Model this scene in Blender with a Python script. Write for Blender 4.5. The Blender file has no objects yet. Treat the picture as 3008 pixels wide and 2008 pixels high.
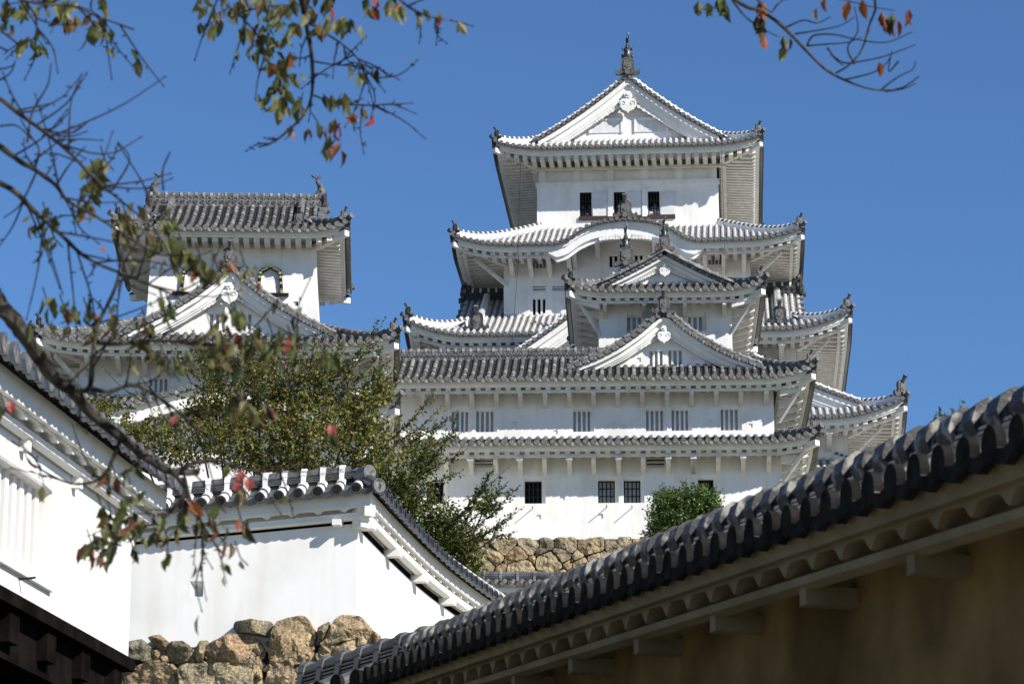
# castle scene
import bpy, math, random
from mathutils import Vector, Matrix
R = math.radians
random.seed(7)
SC = bpy.context.scene
COL = SC.collection
# ------------------------------------------------------------------ camera, sky, sun, exposure
CAMZ = 1.6
PITCH = R(15.32)
FPX = 9000.0
cam_d = bpy.data.cameras.new("camera")
cam = bpy.data.objects.new("camera", cam_d); COL.objects.link(cam)
cam.location = (0, 0, CAMZ); cam.rotation_euler = (R(90) + PITCH, 0, 0)
cam_d.sensor_width = 36; cam_d.lens = 36 * FPX / 3008; cam_d.clip_start = .3; cam_d.clip_end = 6000
cam_d.dof.use_dof = True; cam_d.dof.focus_distance = 118; cam_d.dof.aperture_fstop = 9
SC.camera = cam
SUN_AZ, SUN_EL = R(52), R(34)          # the sun stands behind the camera, to its right
sd = Vector((math.sin(SUN_AZ) * math.cos(SUN_EL), -math.cos(SUN_AZ) * math.cos(SUN_EL), math.sin(SUN_EL)))
W = bpy.data.worlds.new("World"); SC.world = W; W.use_nodes = True
nt = W.node_tree; nt.nodes.clear()
sky = nt.nodes.new("ShaderNodeTexSky"); sky.sky_type = 'NISHITA'; sky.sun_disc = False
sky.sun_elevation = SUN_EL; sky.sun_rotation = math.atan2(sd.x, sd.y)
sky.altitude = 0; sky.air_density = 1.0; sky.dust_density = 0.0; sky.ozone_density = 10.0
bg = nt.nodes.new("ShaderNodeBackground"); bg.inputs[1].default_value = 0.092
wo = nt.nodes.new("ShaderNodeOutputWorld")
nt.links.new(sky.outputs[0], bg.inputs[0]); nt.links.new(bg.outputs[0], wo.inputs[0])
sl = bpy.data.lights.new("sun", 'SUN'); sl.energy = 5.0; sl.angle = R(.53); sl.color = (1, .95, .87)
so = bpy.data.objects.new("sun", sl); COL.objects.link(so)
so.rotation_euler = sd.to_track_quat('Z', 'Y').to_euler()
SC.view_settings.view_transform = 'Standard'; SC.view_settings.look = 'None'
SC.view_settings.exposure = 0.42; SC.view_settings.gamma = 1
SC.cycles.max_bounces = 6; SC.cycles.diffuse_bounces = 4
# ------------------------------------------------------------------ pixel -> world helpers
CAM = Vector((0, 0, CAMZ))
cp, sp_ = math.cos(PITCH), math.sin(PITCH)
def ray(px, py):
    cx = (px - 1504) / FPX; cy = -(py - 1004) / FPX
    return Vector((cx, cp - cy * sp_, sp_ + cy * cp))
def PT(px, py, Z): return CAM + ray(px, py) * Z
class Frame:
    """a building's own axes: x to the right along its front, y into depth, z up"""
    def __init__(s, O, a):
        s.O = Vector(O); s.a = a
        s.X = Vector((math.cos(a), -math.sin(a), 0)); s.Y = Vector((math.sin(a), math.cos(a), 0))
    def at(s, px, py, d=0.0):
        r = ray(px, py); t = ((s.O - CAM).dot(s.Y) + d) / r.dot(s.Y)
        q = CAM + r * t - s.O
        return q.dot(s.X), q.z
# ------------------------------------------------------------------ materials
MATS = {}
def mat(name, base, rough=.85, noise=None, scale=4, bump=0, bscale=20, col2=None, spec=.3, detail=6, metal=0, ramp=(.35, .65)):
    m = bpy.data.materials.new(name); m.use_nodes = True
    n = m.node_tree.nodes; l = m.node_tree.links; b = n["Principled BSDF"]
    b.inputs["Base Color"].default_value = (*base, 1); b.inputs["Roughness"].default_value = rough
    b.inputs["Specular IOR Level"].default_value = spec; b.inputs["Metallic"].default_value = metal
    tc = n.new("ShaderNodeTexCoord")
    if col2:
        tx = n.new("ShaderNodeTexNoise"); tx.inputs["Scale"].default_value = scale; tx.inputs["Detail"].default_value = detail
        l.new(tc.outputs["Object"], tx.inputs["Vector"])
        cr = n.new("ShaderNodeValToRGB"); cr.color_ramp.elements[0].position = ramp[0]; cr.color_ramp.elements[1].position = ramp[1]
        cr.color_ramp.elements[0].color = (*base, 1); cr.color_ramp.elements[1].color = (*col2, 1)
        l.new(tx.outputs[0], cr.inputs[0]); l.new(cr.outputs[0], b.inputs["Base Color"])
        m["cr"] = 1
    if bump:
        t2 = n.new("ShaderNodeTexNoise"); t2.inputs["Scale"].default_value = bscale; t2.inputs["Detail"].default_value = 8
        l.new(tc.outputs["Object"], t2.inputs["Vector"])
        bp = n.new("ShaderNodeBump"); bp.inputs["Strength"].default_value = 1; bp.inputs["Distance"].default_value = bump
        l.new(t2.outputs[0], bp.inputs["Height"]); l.new(bp.outputs[0], b.inputs["Normal"])
    MATS[name] = m
    return m
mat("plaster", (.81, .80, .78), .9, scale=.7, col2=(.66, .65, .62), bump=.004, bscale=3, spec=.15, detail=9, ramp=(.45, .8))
mat("plaster_eave_shade", (.73, .71, .67), .9, scale=1.6, col2=(.56, .53, .48), bump=.004, bscale=6, spec=.15, detail=9, ramp=(.42, .85))  # plaster copy with under-eave shade and warm bounce put into its colour
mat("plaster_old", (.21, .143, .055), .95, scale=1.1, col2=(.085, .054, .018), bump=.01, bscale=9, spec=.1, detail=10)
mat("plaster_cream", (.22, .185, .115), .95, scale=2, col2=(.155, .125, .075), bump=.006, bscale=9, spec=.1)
mat("shutter", (.68, .68, .68), .9, scale=3, col2=(.58, .58, .58), spec=.1)
mat("joint_white", (.80, .79, .77), .9, scale=6, col2=(.50, .49, .47), bump=.004, bscale=30, spec=.1, ramp=(.45, .75))
mat("tile_main", (.11, .112, .115), .7, scale=5, col2=(.05, .051, .053), bump=.004, bscale=30)
mat("tile_grey", (.065, .065, .064), .75, scale=3, col2=(.20, .199, .195), bump=.008, bscale=26, ramp=(.38, .72))
mat("joint_grey", (.31, .308, .30), .9, scale=4, col2=(.10, .10, .097), bump=.008, bscale=30)
mat("pan_grey", (.010, .010, .010), .9, scale=5, col2=(.040, .036, .03), bump=.01, bscale=26)
mat("pan_main", (.04, .04, .042), .85, scale=9, col2=(.28, .27, .26), bump=.006, bscale=26, ramp=(.3, .6))
mat("tile_dark", (.03, .031, .033), .32, scale=6, col2=(.075, .073, .068), bump=.004, bscale=14, spec=.5)
mat("tile_wall", (.06, .061, .063), .5, scale=5, col2=(.13, .13, .125), bump=.003, bscale=24, spec=.45)
mat("disc_face", (.06, .06, .062), .7, scale=16, col2=(.20, .195, .185), bump=.012, bscale=45)
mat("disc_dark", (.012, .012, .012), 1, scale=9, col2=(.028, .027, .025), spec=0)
mat("tile_deep", (.045, .045, .045), .8, scale=6, col2=(.10, .098, .09), bump=.006, bscale=26)
mat("tile_light", (.20, .196, .18), .85, scale=6, col2=(.37, .365, .35), bump=.006, bscale=26)
mat("oni_clay", (.045, .046, .047), .7, scale=9, col2=(.13, .125, .115), bump=.01, bscale=30)
mat("black", (.008, .008, .008), .9)
mat("iron", (.02, .018, .016), .6)
mat("gold", (.75, .55, .17), .35, metal=.6)
mat("lacquer", (.012, .011, .01), .35)
mat("redwood", (.055, .03, .027), .8)
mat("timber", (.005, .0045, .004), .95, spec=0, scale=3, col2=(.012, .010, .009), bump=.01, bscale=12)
mat("bark", (.014, .012, .010), .95, spec=.1, scale=14, col2=(.085, .073, .058), bump=.01, bscale=40)
mat("twig", (.028, .02, .016), .9, spec=.1)
mat("stone", (.50, .43, .325), .95, scale=2.6, col2=(.25, .225, .185), bump=.09, bscale=7, spec=.2, detail=12)
mat("stone_dark", (.06, .05, .04), .95)
mat("ground", (.30, .27, .21), .95, scale=.3, col2=(.16, .17, .09), bump=.05, bscale=3)
mat("path", (.38, .35, .30), .95, scale=2, col2=(.30, .27, .22), bump=.02, bscale=12)
mat("skin", (.5, .32, .23), .6)
mat("cloth_blue", (.05, .09, .18), .9); mat("cloth_grey", (.2, .2, .2), .9); mat("cloth_white", (.6, .6, .58), .9); mat("hair", (.015, .012, .01), .7)
def streaks(name, lo=.84, sc=(3.2, 3.2, .35)):
    m = MATS[name]; n = m.node_tree.nodes; l = m.node_tree.links; b = n["Principled BSDF"]
    src = b.inputs["Base Color"].links[0].from_socket
    mp = n.new("ShaderNodeMapping"); mp.inputs["Scale"].default_value = sc; l.new(n["Texture Coordinate"].outputs["Object"], mp.inputs["Vector"])
    tx = n.new("ShaderNodeTexNoise"); tx.inputs["Scale"].default_value = 1.3; tx.inputs["Detail"].default_value = 7; l.new(mp.outputs[0], tx.inputs["Vector"])
    cr = n.new("ShaderNodeValToRGB"); cr.color_ramp.elements[0].position = .30; cr.color_ramp.elements[1].position = .52; cr.color_ramp.elements[0].color = (lo, lo * .985, lo * .955, 1); cr.color_ramp.elements[1].color = (1, 1, 1, 1); l.new(tx.outputs[0], cr.inputs[0])
    mx = n.new("ShaderNodeMix"); mx.data_type = 'RGBA'; mx.blend_type = 'MULTIPLY'; mx.inputs[0].default_value = 1
    l.new(src, mx.inputs[6]); l.new(cr.outputs[0], mx.inputs[7]); l.new(mx.outputs[2], b.inputs["Base Color"])
streaks("plaster", .92); streaks("plaster_eave_shade", .84); streaks("plaster_old", .78, (1.5, 1.5, .9))
def stone_mat():
    m = MATS['stone']; n = m.node_tree.nodes; l = m.node_tree.links
    tx = n.new('ShaderNodeTexNoise'); tx.inputs['Scale'].default_value = 24; tx.inputs['Detail'].default_value = 8; l.new(n['Texture Coordinate'].outputs['Object'], tx.inputs['Vector'])
    c3 = n.new('ShaderNodeValToRGB'); c3.color_ramp.elements[0].position = .38; c3.color_ramp.elements[1].position = .66; c3.color_ramp.elements[0].color = (.45, .43, .40, 1); c3.color_ramp.elements[1].color = (1.15, 1.12, 1.05, 1); l.new(tx.outputs[0], c3.inputs[0])
    m2 = n.new('ShaderNodeMix'); m2.data_type = 'RGBA'; m2.blend_type = 'MULTIPLY'; m2.inputs[0].default_value = 1; m2.name = 'fine'; l.new(c3.outputs[0], m2.inputs[7])
    m = MATS["stone"]; n = m.node_tree.nodes; l = m.node_tree.links; b = n["Principled BSDF"]
    at = n.new("ShaderNodeAttribute"); at.attribute_name = "tint"
    cr = [x for x in n if x.type == 'VALTORGB'][0]
    mx = n.new("ShaderNodeMix"); mx.data_type = 'RGBA'; mx.blend_type = 'MULTIPLY'; mx.inputs[0].default_value = 1
    l.new(cr.outputs[0], mx.inputs[6]); l.new(at.outputs["Color"], mx.inputs[7]); m2 = n['fine']; l.new(mx.outputs[2], m2.inputs[6]); l.new(m2.outputs[2], b.inputs["Base Color"])
stone_mat()
def leaf_mat(name, trans=.35, rough=.5):
    m = bpy.data.materials.new(name); m.use_nodes = True
    n = m.node_tree.nodes; l = m.node_tree.links; b = n["Principled BSDF"]; b.inputs["Roughness"].default_value = rough
    b.inputs["Specular IOR Level"].default_value = .35
    at = n.new("ShaderNodeAttribute"); at.attribute_name = "tint"; l.new(at.outputs["Color"], b.inputs["Base Color"])
    tr = n.new("ShaderNodeBsdfTranslucent"); l.new(at.outputs["Color"], tr.inputs[0])
    mx = n.new("ShaderNodeMixShader"); mx.inputs[0].default_value = trans
    l.new(b.outputs[0], mx.inputs[1]); l.new(tr.outputs[0], mx.inputs[2]); l.new(mx.outputs[0], n["Material Output"].inputs[0])
    MATS[name] = m
leaf_mat("leaf"); leaf_mat("leaf_gloss", .15, .38)
# ------------------------------------------------------------------ mesh builder
V3 = Vector
class MB:
    def __init__(s): s.v = []; s.f = []; s.m = []; s.c = []; s.tint = None
    def add(s, vs, fs, m):
        b = len(s.v); s.v.extend(vs); mi = m
        for f in fs: s.f.append(tuple(i + b for i in f)); s.m.append(mi)
        if s.tint is not None: s.c.extend([s.tint] * len(vs))
    def hexa(s, c, m):     # 8 corners: bottom 4 ccw, top 4 ccw
        s.add(c, [(3, 2, 1, 0), (4, 5, 6, 7), (0, 1, 5, 4), (1, 2, 6, 5), (2, 3, 7, 6), (3, 0, 4, 7)], m)
    def box(s, x0, x1, y0, y1, z0, z1, m):
        s.hexa([V3(p) for p in ((x0, y0, z0), (x1, y0, z0), (x1, y1, z0), (x0, y1, z0), (x0, y0, z1), (x1, y0, z1), (x1, y1, z1), (x0, y1, z1))], m)
    def sweep(s, secs, m, closed=True, caps=True):
        """secs: list of equal-length rings"""
        n = len(secs[0]); vs = [p for r in secs for p in r]; fs = []
        for i in range(len(secs) - 1):
            for j in range(n if closed else n - 1):
                k = (j + 1) % n; fs.append((i * n + j, i * n + k, (i + 1) * n + k, (i + 1) * n + j))
        if caps and closed:
            fs.append(tuple(range(n))[::-1]); fs.append(tuple((len(secs) - 1) * n + j for j in range(n)))
        s.add(vs, fs, m)
    def tube(s, pts, rad, m, seg=8, up=V3((0, 0, 1)), caps=True):
        secs = []
        for i, p in enumerate(pts):
            d = (pts[min(i + 1, len(pts) - 1)] - pts[max(i - 1, 0)])
            if d.length < 1e-9: d = V3((0, 0, 1))
            d.normalize(); a = d.cross(up)
            if a.length < 1e-3: a = d.cross(V3((0, 1, 0)))
            a.normalize(); b = a.cross(d); r = rad[i] if isinstance(rad, (list, tuple)) else rad
            secs.append([p + a * (r * math.cos(2 * math.pi * k / seg)) + b * (r * math.sin(2 * math.pi * k / seg)) for k in range(seg)])
        s.sweep(secs, m, True, caps)
    def prism(s, outline, depth, m, O=V3((0, 0, 0)), X=V3((1, 0, 0)), Z=V3((0, 0, 1)), D=V3((0, 1, 0))):
        """flat outline in X,Z plane at O, extruded by depth along D"""
        a = [O + X * x + Z * z for x, z in outline]; b = [p + D * depth for p in a]; n = len(a)
        s.add(a + b, [tuple(range(n)), tuple(range(2 * n - 1, n - 1, -1))] + [(i, i + n, (i + 1) % n + n, (i + 1) % n) for i in range(n)], m)
    def disc(s, c, n, r, mrim, mface, seg=10, depth=.05, up=V3((0, 0, 1))):
        """round eave-tile end: rim, sunk face, centre boss; n points outward"""
        a = n.cross(up); a.normalize(); b = a.cross(n)
        def ring(rr, o): return [c + n * o + a * (rr * math.cos(2 * math.pi * k / seg)) + b * (rr * math.sin(2 * math.pi * k / seg)) for k in range(seg)]
        rs = [ring(r, -depth), ring(r, 0), ring(r * .78, 0)]
        s.sweep(rs, mrim, True, False)
        s.sweep([ring(r * .78, 0), ring(r * .74, -r * .16), ring(r * .45, -r * .16), ring(r * .38, -r * .02), ring(r * .12, -r * .02)], mface, True, True)
    def build(s, name, parent=None, smooth=False):
        me = bpy.data.meshes.new(name); me.from_pydata([tuple(p) for p in s.v], [], s.f)
        keys = []
        for k in s.m:
            if k not in keys: keys.append(k)
        for k in keys: me.materials.append(MATS[k])
        idx = {k: i for i, k in enumerate(keys)}
        me.polygons.foreach_set("material_index", [idx[k] for k in s.m])
        if s.c:
            ca = me.color_attributes.new("tint", 'FLOAT_COLOR', 'POINT')
            ca.data.foreach_set("color", [x for c in s.c for x in (c[0], c[1], c[2], 1.0)])
        if smooth: me.polygons.foreach_set("use_smooth", [True] * len(me.polygons))
        me.update()
        o = bpy.data.objects.new(name, me); COL.objects.link(o)
        if parent: o.parent = parent
        return o
def thing(name, label, cat, loc, rz=0, group=None, kind=None):
    o = bpy.data.objects.new(name, None); COL.objects.link(o); o.location = loc; o.rotation_euler = (0, 0, rz)
    tag(o, label, cat, group, kind); return o
def tag(o, label=None, cat=None, group=None, kind=None):
    if label: o["label"] = label
    if cat: o["category"] = cat
    if group: o["group"] = group
    if cat: o["kind"] = kind or 'thing'
    elif kind: o["kind"] = kind
    return o
def lerp(a, b, t): return a + (b - a) * t
def catmull(pts, n):
    """pts list of tuples -> n+1 samples, roughly even in arc length"""
    P = [V3(p) if len(p) == 3 else V3((p[0], p[1], 0)) for p in pts]
    P = [P[0] * 2 - P[1]] + P + [P[-1] * 2 - P[-2]]; out = []
    for i in range(1, len(P) - 2):
        for k in range(24):
            t = k / 24; a, b, c, d = P[i - 1:i + 3]
            out.append(.5 * ((2 * b) + (c - a) * t + (2 * a - 5 * b + 4 * c - d) * t * t + (3 * b - a - 3 * c + d) * t ** 3))
    out.append(P[-2]); L = [0]
    for i in range(1, len(out)): L.append(L[-1] + (out[i] - out[i - 1]).length)
    res = []; j = 0
    for k in range(n + 1):
        s = L[-1] * k / n
        while j < len(L) - 2 and L[j + 1] < s: j += 1
        t = (s - L[j]) / max(1e-9, L[j + 1] - L[j]); res.append(out[j].lerp(out[j + 1], min(1, max(0, t))))
    return res
# ------------------------------------------------------------------ castle roof tiers
rv = random.Random(99)
STY = {
 'white': dict(tile='tile_main', joint='joint_white', pan='pan_main', frac=.62, face='disc_face', ridge='joint_white', cap='joint_white', rim='tile_main', var=['tile_main'] * 6 + ['tile_deep', 'tile_light']),
 'grey': dict(tile='tile_grey', joint='joint_grey', pan='pan_grey', frac=.22, face='disc_face', ridge='tile_grey', cap='joint_grey', rim='tile_grey', var=['tile_grey'] * 5 + ['tile_deep', 'tile_light', 'tile_light']),
}
class Roof:
    def __init__(s, X0, X1, Y0, Y1, ze, V, Vh, ov, a, b, up, S, t=.3, vo=0., K=None, sl=.10):
        s.__dict__.update(locals()); s.cx = (X0 + X1) / 2; s.cy = (Y0 + Y1) / 2
    def side(s, k): return {'f': s.X1 - s.X0, 'b': s.X1 - s.X0, 'l': s.Y1 - s.Y0, 'r': s.Y1 - s.Y0}[k]
    def xy(s, k, u, v):
        return {'f': (s.cx + u, s.Y0 + v), 'r': (s.X1 - v, s.cy + u), 'l': (s.X0 + v, s.cy - u), 'b': (s.cx - u, s.Y1 - v)}[k]
    def out(s, k): return V3({'f': (0, -1, 0), 'r': (1, 0, 0), 'l': (-1, 0, 0), 'b': (0, 1, 0)}[k])
    def E(s, q):
        q = max(0, q); return s.up * max(0, 1 - q / s.S) ** 2.2
    def z(s, k, u, v):
        q = s.side(k) / 2 - abs(u)
        z = s.ze + s.a * v + s.b * v * v + s.E(q) * max(0, 1 - max(v, 0) / (s.S * 1.2))
        if s.K and k == 'f': z += s.K(u + s.cx) * max(0, 1 - v / max(s.V['f'], 1))
        return z
    def zs(s, k, u, v):      # underside
        q = s.side(k) / 2 - abs(u)
        z = s.ze - .07 - s.t + s.sl * v + s.E(q) * max(0, 1 - v / (s.S * 1.2))
        if s.K and k == 'f': z += s.K(u + s.cx)
        return z
    def P(s, k, u, v, dz=0): x, y = s.xy(k, u, v); return V3((x, y, s.z(k, u, v) + dz))
    def Q(s, k, u, v, dz=0): x, y = s.xy(k, u, v); return V3((x, y, s.zs(k, u, v) + dz))
def tlist(n=40):
    return [math.copysign(1 - (1 - abs(t)) ** 1.6, t) for t in [(-1 + 2 * i / n) for i in range(n + 1)]]
def oni(mb, O, n, h, m, rim, face, horn=True):
    """ridge-end ornament: arched plate with curled feet, round tile at its foot, upturned horn tile"""
    X = V3((0, 0, 1)).cross(n); X.normalize(); Z = V3((0, 0, 1))
    half = [(0, 1), (.2, .97), (.33, .85), (.37, .66), (.34, .45), (.40, .26), (.52, .2), (.56, .3), (.62, .32), (.68, .2), (.64, .06), (.5, 0), (.3, .02), (0, .04)]
    ol = [(x * h, z * h) for x, z in half] + [(-x * h, z * h) for x, z in half[-2:0:-1]]
    mb.prism(ol, .16 * h, m, O, X, Z, -n)
    inner = [(0, .84), (.17, .8), (.22, .62), (.2, .3), (0, .22)]
    il = [(x * h, z * h) for x, z in inner] + [(-x * h, z * h) for x, z in inner[-2:0:-1]]
    mb.prism(il, -.05 * h, face, O + n * .001, X, Z, -n)
    mb.disc(O + Z * (.5 * h) + n * (.09 * h), n, .12 * h, face, face, 8, .05)
    mb.disc(O + Z * (.12 * h) + n * (.16 * h), n, .16 * h, rim, face, 12, .2)
    if horn:
        d = (n * .62 + Z * .78).normalized(); p = O + Z * h * .82 - n * .05 * h
        pts = [p, p + d * .28 * h, p + d * .5 * h + Z * .03 * h]
        mb.tube(pts, [.10 * h, .105 * h, .14 * h], m, 9); mb.disc(pts[-1] + d * .02, d, .15 * h, rim, face, 10, .04)
def shachi(mb, O, D, h, m='tile_dark', fat=1.):
    """roof fish: head at the ridge, body rising, forked tail curling back over the ridge; D = outward along the ridge"""
    Z = V3((0, 0, 1)); S = D.cross(Z)
    prof = [(-.10, 0), (.02, .10), (.09, .24), (.10, .40), (.05, .55), (-.04, .68), (-.12, .78), (-.15, .88)]
    rad = [q * fat for q in (.13, .14, .135, .12, .10, .075, .05, .035)]
    pts = [O + D * a * h + Z * b * h for a, b in prof]
    P2 = []; R2 = []
    for i in range(len(pts) - 1):
        for k in range(4):
            t = k / 4; P2.append(pts[i].lerp(pts[i + 1], t)); R2.append(lerp(rad[i], rad[i + 1], t) * h * (1.0 if k % 2 else 1.12))
    mb.tube(P2, R2, m, 9, up=S)
    for side in (-1, 1):   # tail lobes, spread both along and across the ridge
        q = pts[-1]
        ol = [(0, -.05), (.05 * 1, .05), (.20, .12), (.30, .26), (.15, .24), (.05, .18), (-.02, .10)]
        mb.prism([(x * h, z * h) for x, z in ol], .03 * h, m, q + S * (side * .03 * h), (-D * (.9 if side > 0 else -.5) + S * side * .06).normalized(), Z, S)
    mb.prism([(x * h, z * h) for x, z in [(-.03, -.05), (.03, -.05), (.012, .25), (0, .34), (-.012, .25)]], .03 * h, m, pts[-1] + Z * -.02 * h, D, Z, S)
    for i in (1, 2, 3, 4, 5):   # dorsal spines
        p = pts[i] + D * rad[i] * h * .8
        mb.prism([(0, -.05 * h), (.09 * h, .06 * h), (0, .05 * h)], .02 * h, m, p - S * .01 * h, D, Z, S)
    for side in (-1, 1):
        p = pts[4] + S * side * rad[4] * h
        mb.prism([(0, -.10 * h), (.10 * h, -.02 * h), (.11 * h, .12 * h), (.07 * h, .03 * h), (0, .03 * h)], .02 * h, m, p, S * side, Z, D)
        p = pts[2] + S * side * rad[2] * h
        mb.prism([(0, -.08 * h), (.08 * h, -.04 * h), (.08 * h, .12 * h), (0, .06 * h)], .02 * h, m, p, S * side, Z, D)
    mb.box(*sorted((O.x - .16 * h, O.x + .16 * h)), *sorted((O.y - .16 * h, O.y + .16 * h)), O.z - .1 * h, O.z + .06 * h, m)
def ridge_strip(mb, pts, w, h, st, caps=.32, tube_r=None):
    """stacked ridge following pts (base line), square section with a rolled top and joint caps"""
    n = len(pts); secs = []
    for i, p in enumerate(pts):
        d = pts[min(i + 1, n - 1)] - pts[max(i - 1, 0)]; a = V3((d.y, -d.x, 0)); a.normalize()
        secs.append([p - a * w / 2 + V3((0, 0, -.12)), p + a * w / 2 + V3((0, 0, -.12)), p + a * w / 2 * .8 + V3((0, 0, h)), p - a * w / 2 * .8 + V3((0, 0, h))])
    mb.sweep(secs, st['ridge'])
    tr = tube_r or w * .42
    top = [p + V3((0, 0, h + tr * .25)) for p in pts]
    mb.tube(top, tr, st['tile'], 8)
    L = 0; nxt = .15
    for i in range(n - 1):
        seg = (top[i + 1] - top[i]); l = seg.length
        while nxt < L + l:
            t = (nxt - L) / l; q = top[i] + seg * t; dd = seg.normalized()
            mb.tube([q - dd * .05, q + dd * .05], tr * 1.25, st['cap'], 8); nxt += caps
        L += l
def make_roof(parent, rf, style, pitch=.315, r=.086, raf=(.21, .13, .39, .33), beam=(.55, .13, .16), brackets=None, course=.30,
              hips=('fl', 'fr', 'bl', 'br'), sides='frlb', hip_h=.26, onih=.44, name='roof', disc_seg=10, deco=None, label=None):
    st = STY[style]; T = MB(); F = MB(); RA = MB(); H = MB()
    for k in sides:
        L = rf.side(k); V = rf.V[k]; Vl = rf.Vh - rf.vo
        if V <= 0: continue
        fine = k in 'frl' or V < 3
        # pan surface with stepped courses
        tl = tlist(44 if k in 'fb' else 30); vs = []; v = -.04
        c = course if fine else 1.2
        while v < V: vs.append(v); v += c
        vs.append(V); rows = []
        for i, vv in enumerate(vs):
            for dz in ((0, .035) if i else (0,)):
                hw = L / 2 - min(max(vv, 0), Vl)
                rows.append([rf.P(k, t * hw if i else t * (L / 2 + .04), vv, dz if i < len(vs) - 1 else 0) for t in tl])
        T.sweep(rows, st['pan'], False, False)
        # underside of the pan at the eave
        T.sweep([[rf.P(k, t * (L / 2 + .02), -.04, 0) for t in tl], [rf.P(k, t * (L / 2 + .02), -.04, -.05) for t in tl], [rf.P(k, t * (L / 2 - .12), .12, -.09) for t in tl]], 'tile_dark', False, False)
        # round tiles
        n = int((L - .1) / pitch); x0 = -n * pitch / 2
        for i in range(n + 1):
            u = x0 + i * pitch; q = L / 2 - abs(u); vm = V if q >= Vl - .02 else max(.12, q - .05)
            nc = max(1, int(round(vm / c))); rr = r * random.uniform(.96, 1.04)
            o = rf.out(k); side = V3((0, 0, 1)).cross(o)
            du = random.uniform(-.008, .008)
            for j in range(nc):
                va, vb = vm * j / nc, vm * (j + 1) / nc; vj = lerp(va, vb, st['frac'])
                if j == 0: va = -.06
                def sec(vv, rad):
                    p = rf.P(k, u + du, vv, .035)
                    return [p + side * (rad * math.cos(R(a))) + V3((0, 0, rad * math.sin(R(a)) * 1.05)) for a in (-12, 24, 60, 90, 120, 156, 192)]
                if j == 0: T.sweep([sec(-.06, rr * 1.12), sec(.07, rr * 1.1)], st['tile'], False, False); va = .07; vj = max(vj, .09)
                T.sweep([sec(va, rr * 1.12), sec(vj, rr * 1.10)], st['joint'], False, False)
                T.sweep([sec(vj, rr), sec(vb, rr * .97)], rv.choice(st['var']), False, False)
            if k != 'b':
                c0 = rf.P(k, u + du, -.075, .045)
                T.disc(c0, o, r * 1.3, st['rim'], st['face'], disc_seg, .06)
                if i < n:
                    um = u + pitch / 2; w = pitch * .44
                    T.prism([(-w, .045), (w, .045), (w * .92, -.03), (w * .5, -.07), (0, -.10), (-w * .5, -.07), (-w * .92, -.03)], .04, st['joint'] if style == 'grey' else st['tile'], rf.P(k, um, -.05, -.02), side, V3((0, 0, 1)), -o)
        # eave board in two steps, then the underside
        tl2 = tlist(60)
        def row(v, dz): return [rf.P(k, t * (L / 2 - v), v, dz) for t in tl2]
        def qrow(v, dz): return [rf.Q(k, t * (L / 2 - v), v, dz) for t in tl2]
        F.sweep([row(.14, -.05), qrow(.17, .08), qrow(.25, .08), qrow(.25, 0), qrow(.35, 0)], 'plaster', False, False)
        F.sweep([qrow(.35, 0), qrow(.35, .10), qrow(rf.ov + .05, .10)], 'plaster_eave_shade', False, False)
        # rafters
        w, h, s_, v0 = raf
        n = int((L - .3) / s_); xx = -n * s_ / 2
        for i in range(n + 1):
            u = xx + i * s_; q = L / 2 - abs(u); v1 = min(rf.ov, q - .08)
            if v1 < v0 + .15: continue
            cs = []
            for dz in (-h, .12):
                for uu, vv in ((u - w / 2, v0), (u + w / 2, v0), (u + w / 2, v1), (u - w / 2, v1)):
                    p = rf.Q(k, u, vv, dz); x, y = rf.xy(k, uu, vv); cs.append(V3((x, y, p.z)))
            RA.hexa(cs, 'plaster_eave_shade')
        if beam:
            vb, bh, bw = beam
            rg = []
            for t in tl2:
                u = t * (L / 2 - vb)
                rg.append([rf.Q(k, u, vb - bw / 2, -h - bh), rf.Q(k, u, vb + bw / 2, -h - bh), rf.Q(k, u, vb + bw / 2, -h + .02), rf.Q(k, u, vb - bw / 2, -h + .02)])
            RA.sweep(rg, 'plaster_eave_shade')
    root = T.build(name, parent)
    if label: root["label"] = label
    F.build('eave_board', root); RA.build('rafters', root)
    # hip rafters with a pale end and a small dark cap; hip ridges with their ornaments
    for hp in hips:
        k = hp[0]; sx = 1 if hp[1] == 'r' else -1
        if k == 'b': sx = -sx
        L = rf.side(k)
        def hipP(v, dz): return rf.P(k, sx * (L / 2 - v), v, dz)
        def hipQ(v, dz): return rf.Q(k, sx * (L / 2 - v), v, dz)
        d = (hipP(0, 0) - hipP(1, 0)); d.z = 0; d.normalize(); a = V3((d.y, -d.x, 0))
        hb = MB(); w = .12
        p0, p1 = hipQ(.06, -.02), hipQ(rf.ov, -.02)
        hb.hexa([p0 - a * w - V3((0, 0, .24)), p0 + a * w - V3((0, 0, .24)), p1 + a * w - V3((0, 0, .24)), p1 - a * w - V3((0, 0, .24)), p0 - a * w, p0 + a * w, p1 + a * w, p1 - a * w], 'plaster')
        q = p0 + d * .0
        hb.hexa([q - a * w * 1.25 + V3((0, 0, .005)) - d * .35, q + a * w * 1.25 + V3((0, 0, .005)) - d * .35, q + a * w * 1.25 + d * .05 + V3((0, 0, .005)), q - a * w * 1.25 + d * .05 + V3((0, 0, .005)),
                 q - a * w * .6 + V3((0, 0, .13)) - d * .35, q + a * w * .6 + V3((0, 0, .13)) - d * .35, q + a * w * .6 + d * .02 + V3((0, 0, .11)), q - a * w * .6 + d * .02 + V3((0, 0, .11))], 'tile_dark')
        hb.build('hip_rafter', root)
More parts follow.
